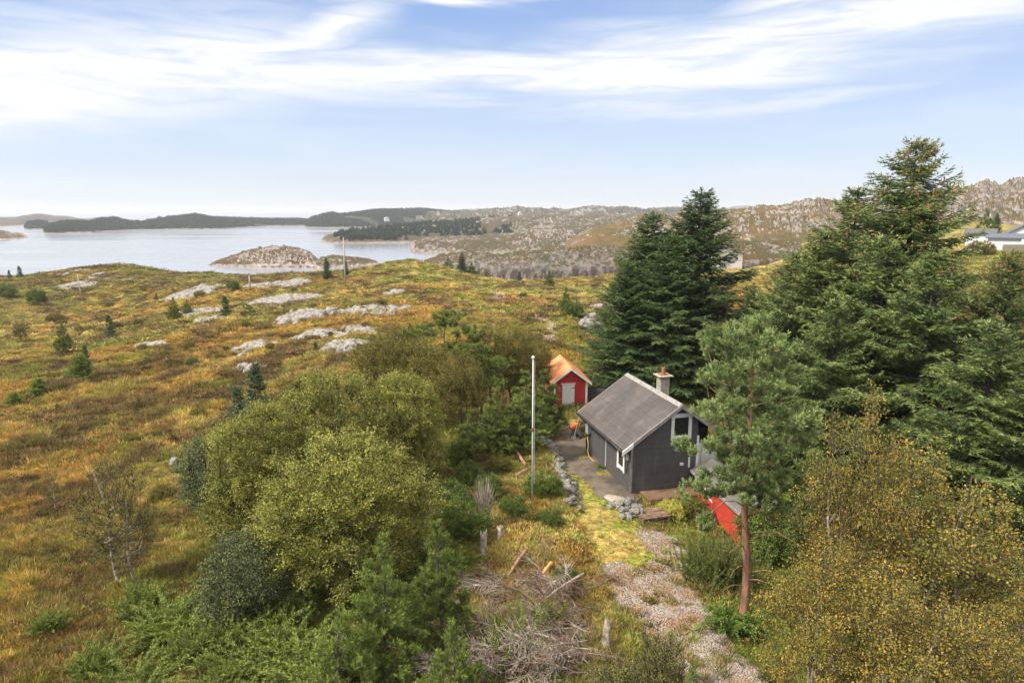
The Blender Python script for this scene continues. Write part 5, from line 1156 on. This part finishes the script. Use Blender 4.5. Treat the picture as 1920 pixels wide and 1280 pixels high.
house(975, 402, 1900, 10, 10, 3, 4, .2, 'tiny white gabled house high on the far heath', 'white', z=0)
house(905, 419, 1450, 40, 10, 4, 2, .05, 'long pale building low in the far valley', 'felt', z=0)
house(1362, 491, 250, 9, 7, 3.0, 1.5, .1, 'grey roofed hut glimpsed between the spruces', 'felt', z=0)

# ------------------------------------------------------------------ dead wood
def deadbranch(rng, L=1.8, side=22):
    n = 14; s = np.linspace(0, 1, n); p = np.stack([L * s, .16 * np.sin(s * 3 + rng.random() * 3), .22 * np.sin(s * 2.4)], 1); sg = [[p[:-1]], [p[1:]], [np.linspace(.026, .008, n)[:-1]], [np.linspace(.026, .008, n)[1:]]]
    for k in range(side):
        q = .12 + .85 * k / side; b = np.array([np.interp(q, s, p[:, c_]) for c_ in range(3)]); l = L * .42 * (1.1 - q) * (.6 + .7 * rng.random())
        d = unit(C(.75, (1 if k % 2 else -1) * .8, rng.normal() * .35)); m_ = 5; ss = np.linspace(0, 1, m_)
        t_ = b + d * (l * ss)[:, None] + C(.25, 0, .05) * (l * ss ** 2)[:, None] + rng.normal(size=(m_, 3)) * .012
        sg[0].append(t_[:-1]); sg[1].append(t_[1:]); sg[2].append(np.linspace(.010, .004, m_)[:-1]); sg[3].append(np.linspace(.010, .004, m_)[1:])
        for _ in range(3):
            j = rng.integers(1, m_); e = t_[j] + unit(d + rng.normal(size=3) * .6) * l * .4; sg[0].append(t_[j][None]); sg[1].append(e[None]); sg[2].append([.006]); sg[3].append([.003])
    v, f = tubes([np.concatenate([np.asarray(x, float) for x in k]) for k in sg], 4); return v, f
DB = []
for i in range(5):
    v, f = deadbranch(R(70 + i)); DB.append(mesh_np('dead_branch', v, f, M['dead'], True))
for i in range(3):
    v, f = deadbranch(R(80 + i)); DB.append(mesh_np('dead_branch', v, f, M['deadbrown'], True))
rd = R(90)
def heap(n, cx, cy, wx, wy, lab, grp, kinds, hgt, azm, azs, s0=.7, s1=1.3):
    for i in range(n):
        px = cx + rd.uniform(-1, 1) * wx; py = cy + rd.uniform(-1, 1) * wy; g = P(px, py, -.2); g[2] = gz(g[0], g[1])
        o = link('dead_branch', DB[kinds[i % len(kinds)]], None, (g[0], g[1], g[2] + hgt * rd.random() + .05)); o.scale = (rd.uniform(s0, s1),) * 3
        o.rotation_euler = (rd.normal() * .7, rd.normal() * .22 - .1, azm + rd.normal() * azs); tag(o, lab, 'branch', grp)
heap(34, 1010, 1235, 110, 30, 'brown dead branch added to darken the grey front heap from beneath', 'brown branches in the front heap', (5, 6, 7), .25, math.pi + .5, .9, .7, 1.2)  # brown branches added underneath so their colour gives the heap its dark gaps
heap(52, 1000, 1240, 120, 34, 'grey dead branch in the front heap at the bottom edge', 'branches in the front heap', (0, 1, 2, 3, 4), .45, math.pi + .5, .7, .8, 1.4)
heap(66, 1050, 1150, 62, 50, 'brownish dead branch in the middle of the brush heap', 'branches in the middle heap', (5, 6, 7, 2, 0), .5, math.pi + .7, 1.2, .6, 1.1)
heap(14, 925, 1120, 36, 22, 'pale dead branch fanning left from the brush heap', 'branches fanning left', (0, 1, 4), .4, math.pi + .3, .5, .6, 1.0)
heap(10, 955, 1265, 90, 15, 'grey dead branch lying low at the bottom left of the heap', 'branches low at the bottom left', (3, 1, 0), .3, math.pi, .3, 1.0, 1.5)
heap(10, 830, 885, 60, 22, 'brown dead branch in the shade under the knoll', 'branches under the knoll', (5, 6, 7), .15, .6, 1.0)
def log(name, a, b, r0, r1, lab, mat='log', cat='log', cutend=True, sides=12, za=.0, zb=.0, bend=.1):
    A = P(*a, -.1); B = P(*b, -.1); A[2] = gz(A[0], A[1]) + r0 + za; B[2] = gz(B[0], B[1]) + r1 + zb; s = np.linspace(0, 1, 8)
    p = A + (B - A) * s[:, None]; p[:, 2] += bend * np.sin(s * 3.1) * np.linalg.norm(B - A) * .3; p[1:-1] += RNG.normal(size=(6, 3)) * r0 * .12; p = p - A
    e = empty(name, A, lab, cat); MB().tube([tuple(q) for q in p], np.linspace(r0, r1, 8), sides).build('bark', mat, e, smooth=True)
    if cutend:
        d = unit(p[-1] - p[-2]); MB().tube([tuple(p[-1] + d * .002), tuple(p[-1] + d * .02)], [r1 * .98, r1 * .96], sides).build('cut_face', 'cut', e)
    return e
log('log', (960, 1190), (1092, 1110), .03, .065, 'long bare curved bough lying across the brush heap', 'dead', zb=.55, za=.35, bend=.15)
log('log', (953, 1096), (988, 1068), .065, .075, 'sawn log end poking up at the top of the brush heap', zb=.35, za=.1)
log('log', (1012, 1096), (1034, 1080), .07, .09, 'short orange log with a freshly sawn end', 'cut', zb=.12)
log('log', (1012, 1128), (1022, 1110), .07, .08, 'small orange log end half buried in twigs', 'cut', zb=.1)
log('log', (965, 920), (988, 908), .09, .11, 'reddish log lying by the flagpole', 'log')
log('log', (935, 838), (985, 900), .03, .10, 'uprooted dry trunk with twigs left of the flagpole', 'log', za=.5, zb=.1)
log('log', (1128, 1235), (1190, 1252), .02, .03, 'thin pale stick lying on the grass at the bottom', 'dead', cutend=False)
log('log', (1410, 1170), (1462, 1195), .04, .05, 'small log on the ground behind the pine trunk', 'dead')
def stump(px, by, ty, r, lab, mat='dead', splin=7):
    g = ground(px, by); h = D(px, ty, g[1])[2] - g[2]; e = empty('tree_stump', g, lab, 'stump')
    th = np.linspace(0, 2 * math.pi, 14, endpoint=False); rows = 7; v = []; rg = R(int(px))
    for i in range(rows):
        q = i / (rows - 1); rr = r * (1.35 - .45 * q + .12 * rg.normal(size=14) * (1 if q else .5)) * (1 + .25 * np.sin(th * 3 + px)); zt = h * q * (1 if i < rows - 1 else 1) + (rg.random(14) * h * .28 if i == rows - 1 else 0)
        v.append(np.stack([rr * np.cos(th) + q * .05, rr * np.sin(th), np.broadcast_to(zt, 14)], 1))
    v = np.concatenate(v); k = np.arange(14); k2 = (k + 1) % 14; f = np.concatenate([np.stack([i * 14 + k, i * 14 + k2, (i + 1) * 14 + k2, (i + 1) * 14 + k], 1) for i in range(rows - 1)])
    vt = np.concatenate([v, [[.03, 0, h * .9]]]); ft_ = np.stack([(rows - 1) * 14 + k, (rows - 1) * 14 + k2, np.full(14, len(v))], 1)
    link('wood', mesh_np('stump_wood', vt, [f, ft_], M[mat], True), e); return e
stump(905, 1050, 1003, .13, 'grey splintered stump below the dead stub'); stump(936, 1012, 990, .14, 'low grey stump right of the dead stub')
stump(1136, 1215, 1168, .11, 'knobbly grey post like stump right of the brush heap'); stump(1062, 1085, 1062, .14, 'small pale stump at the top right of the brush heap'); stump(1400, 1208, 1196, .07, 'tiny sawn stump by the path edge', 'cut')
g = ground(908, 985)
stb = empty('dead_juniper', g, 'upright bundle of grey dead stems left of the flagpole', 'dead shrub')
rg = R(44); n = 90; a = rg.random(n) * 6.28; r_ = rg.random(n) ** .5; b = np.stack([np.cos(a) * r_ * .2, np.sin(a) * r_ * .2, np.zeros(n)], 1); L = rg.uniform(1.2, 2.5, n)
md_ = b + np.stack([np.cos(a) * .10, np.sin(a) * .10, L * .55], 1); e_ = md_ + np.stack([np.cos(a) * .35 * rg.random(n), np.sin(a) * .35 * rg.random(n), L * .45], 1)
v, f = tubes((np.concatenate([b, md_]), np.concatenate([md_, e_]), np.concatenate([np.full(n, .024), np.full(n, .015)]), np.concatenate([np.full(n, .015), np.full(n, .005)])), 4)
link('stem', mesh_np('dead_stems', v, f, M['dead'], True), stb)['kind'] = 'stuff'
#MORE
for px, by, ty, k_, lab in ((845, 1010, 955, 'greenbush', 'green bush between the willows and the dead stub'), (800, 950, 900, 'brownbush', 'brown bush in the hollow right of the willows'), (880, 905, 862, 'greenbush', 'green bush under the knoll pines'),
                            (935, 885, 850, 'brownbush', 'brown heathery bush left of the flagpole'), (960, 965, 925, 'greenbush', 'low green bush at the left of the flagpole foot'), (850, 870, 830, 'greenbush', 'mossy green bush in the hollow under the knoll'),
                            (1018, 930, 880, 'greenbush', 'green bush between flagpole and stone pile'), (1032, 985, 950, 'greenbush', 'green bush on the bank below the stone pile'), (1440, 1040, 940, 'greenbush', 'dark green bush covering the near end of the red outbuilding'), (1448, 985, 900, 'greenbush', 'green bush right of the red outbuilding'),
                            (1060, 1100, 1062, 'greenbush', 'small green bush at the top of the brush heap'), (1128, 878, 868, 'fern', 'grass tuft at the foot of the cabin wall'), (1000, 975, 952, 'brownbush', 'brown tuft at the very foot of the flagpole')):
    plant(k_, 'fern' if k_ == 'fern' else 'green_bush' if k_[0] == 'g' else 'brown_bush', px, by, ty, lab, 'fern' if k_ == 'fern' else 'bush', wid=.9)
# stone slabs by the path
for px, py, s_, lab in ((1262, 1012, .5, 'flat slab edging the gravel below the pallets'), (1277, 1034, .4, 'second flat slab edging the gravel further down'), (1156, 938, .75, 'pale concrete slab before the stone heap'), (1310, 1268, .25, 'pale stone at the bottom edge of the path'), (1478, 1262, .3, 'flat stone at the foot of the yellow birches')):
    g = ground(px, py); tag(link('stone_slab', rockmesh('stone_slab', int(px), 1, .6, .14, n=9, rough=.2, mat='stone' if s_ != .75 else 'concrete'), None, (g[0], g[1], g[2] + .03), -.7, s_), lab, 'slab')

# ------------------------------------------------------------------ ground cover (uncountable)
def tuft(rng, n, h, spread, w, lean=.5):
    a = rng.random(n) * 6.283; b = np.stack([np.cos(a), np.sin(a), np.zeros(n)], 1) * (rng.random(n) * spread)[:, None]
    e = b + np.stack([np.cos(a), np.sin(a), np.zeros(n)], 1) * (lean * h * rng.random(n))[:, None] + C(0, 0, 1) * (h * (.5 + .6 * rng.random(n)))[:, None]
    v, f, _ = blades(b, e, w, rng); return mesh_np('tuft', v, f, M['grass'])
TU = [tuft(R(100 + i), 40, .30, .17, .026, 1.0) for i in range(3)] + [tuft(R(110 + i), 60, .20, .30, .05, .6) for i in range(3)]
def field(n, r0, r1, u0, u1, seed):
    rng = R(seed); r = np.sqrt(rng.uniform(r0 ** 2, r1 ** 2, n)); u = rng.uniform(u0, u1, n); return u * r, r, rng
def onbuild(x, y):
    dx, dy = x - C0[0], y - C0[1]; u = dx * math.cos(ANG) + dy * math.sin(ANG); v = -dx * math.sin(ANG) + dy * math.cos(ANG)
    a = (u > -.15) & (u < 5.6) & (v > -1.35) & (v < 6.8)
    dx, dy = x - A1[0], y - A1[1]; u = dx * math.cos(aa_) + dy * math.sin(aa_); v = -dx * math.sin(aa_) + dy * math.cos(aa_)
    b = (u > 0) & (u < al) & (v > 0) & (v < aw)
    dx, dy = x - S0[0], y - S0[1]; u = dx * math.cos(SA) + dy * math.sin(SA); v = -dx * math.sin(SA) + dy * math.cos(SA)
    return a | b | ((u > -2.7) & (u < .1) & (v > -.1) & (v < 4.5))
def cover(name, n, r0, r1, seed, s0, s1, u0=-.9, u1=.9):
    x, y, rng = field(n, r0, r1, u0, u1, seed); g, yd, lw = masks(x, y)
    ok = ~yd & (~g | (rng.random(n) < .05) | (fbm(x * 1.1, y * 1.1, 4, 201) > .74)) & ~onbuild(x, y); x = x[ok]; y = y[ok]; n = len(x); lw = lw[ok]
    c = moorcol(x, y); heath = c.sum(1) < .33
    idx = np.where(heath | (fbm(x * .35, y * .35, 3, 401) > .5), rng.integers(3, 6, n), rng.integers(0, 3, n))
    s = rng.uniform(s0, s1, n) * np.where(lw, .45, 1.0) * (.7 + .6 * fbm(x * .5, y * .5, 2, 77)); scl = np.stack([s * 1.2, s * 1.2, s * (1 - .62 * sstep(y, 50, 130))], 1)
    c = c * rng.uniform(.6, 1.45, n)[:, None]; gr = rng.random(n); c = np.where((gr < .16)[:, None], c * C(.72, 1.05, .7), c); c = np.where((gr > .90)[:, None], c * C(.42, .42, .5), c)
    rot = np.stack([rng.normal(size=n) * .15, rng.normal(size=n) * .15 , rng.random(n) * 6.28], 1)
    scatter(name, np.stack([x, y, HZ(x, y) - .03], 1), scl, rot, idx, TU, c)
cover('grass', 60000, 16, 42, 301, .5, 1.1)
cover('moor_grass', 60000, 42, 90, 302, 1.0, 1.9)
cover('moor_grass', 50000, 90, 190, 303, 1.8, 3.4)
cover('moor_grass', 30000, 190, 330, 305, 3.0, 5.0, -.9, .1)
# pebbles on the path
x, y, rng = field(60000, 17, 36, .05, .5, 304); g_, yd_, _ = masks(x, y); x, y = x[g_], y[g_]; n = len(x)
PB = []
for i in range(3):
    me = rockmesh('pebble', 500 + i, 1, .8, .6, n=4, rough=.4, mat='gravel'); PB.append(me)
m = grassmat('pebble_stone', 1.0); 
for me in PB: me.materials.clear(); me.materials.append(m)
s = rng.uniform(.012, .034, n); pc = np.where((rng.random(n) < .85 - .6 * sstep(fbm(x * .7, y * .7, 3, 555), .42, .6))[:, None], C(.37, .315, .265), C(.23, .145, .085)) * rng.uniform(.5, 1.3, n)[:, None]
scatter('gravel', np.stack([x, y, HZ(x, y) + .03], 1), np.stack([s, s, s], 1), rng.random((n, 3)) * 6, rng.integers(0, 3, n), PB, pc)
# woods on the far islands, each a mass
def farforest(seed, name, n, dens, hts, umin=0, umax=4000, tmax=1.25, thr=.45):
    X, Yy, Hh, tt = LAND[seed]; rng = R(seed + 600); i = rng.integers(2, X.shape[0] - 1, n); j = rng.integers(0, X.shape[1] - 1, n); a = rng.random(n); b = rng.random(n)
    def il(A): return (A[i, j] * (1 - a) + A[np.minimum(i + 1, A.shape[0] - 1), j] * a) * (1 - b) + A[i, j + 1] * b
    x, y, z = il(X), il(Yy), il(Hh); u = x / y * FPX + 960; T_ = np.broadcast_to(tt, X.shape)[i, j]
    ok = (z > SEA + 3) & (u > umin) & (u < umax) & (T_ < tmax) & (fbm(x * dens, y * dens, 3, seed) > thr + .25 * sstep(u, umax - 120, umax)); x, y, z = x[ok], y[ok], z[ok]; n = len(x)
    s = rng.uniform(hts[0], hts[1], n)
    scatter(name, np.stack([x, y, z - .5], 1), np.stack([s * 1.0, s * 1.0, s * .85], 1), np.stack([np.zeros(n), np.zeros(n), rng.random(n) * 6], 1), rng.integers(0, 3, n), FT, None)
FT = []
for i in range(3):
    rg = R(700 + i); q = rg.random(150); a = rg.random(150) * 6.28; b = np.stack([np.cos(a) * .05, np.sin(a) * .05, .05 + q * .95], 1); l = .42 * (1 - q) ** .7 + .04
    e = b + np.stack([np.cos(a) * l, np.sin(a) * l, .06 - .1 * l], 1); v, f, t_ = blades(b, e, .16, rg); FT.append(mesh_np('far_conifer', v, f, M['farforest'], False, {'tint': t_}))
farforest(12, 'forest', 700, .004, (4, 8), thr=.25)
farforest(13, 'forest', 7000, .006, (5, 10), thr=.36)
farforest(14, 'forest', 7000, .006, (6, 12), thr=.34)
farforest(16, 'forest', 4200, .008, (5, 10), umin=630, umax=960, thr=.40)
farforest(15, 'forest', 1500, .008, (5, 9), thr=.60)

# ------------------------------------------------------------------ air
HAZE = True
if HAZE:
    mh = bpy.data.materials.new('haze'); mh.use_nodes = True; t = NT(mh.node_tree); t.n.clear()
    pv = t.N('ShaderNodeVolumePrincipled', {'Color': (.90, .94, 1.0, 1), 'Density': 0.00011, 'Anisotropy': .1})
    t.l.new(pv.outputs[0], t.N('ShaderNodeOutputMaterial').inputs['Volume'])
    hb = MB().box(-45000, 45000, -300, 65000, -70, 90).build('haze', mh); tag(hb, kind='stuff')
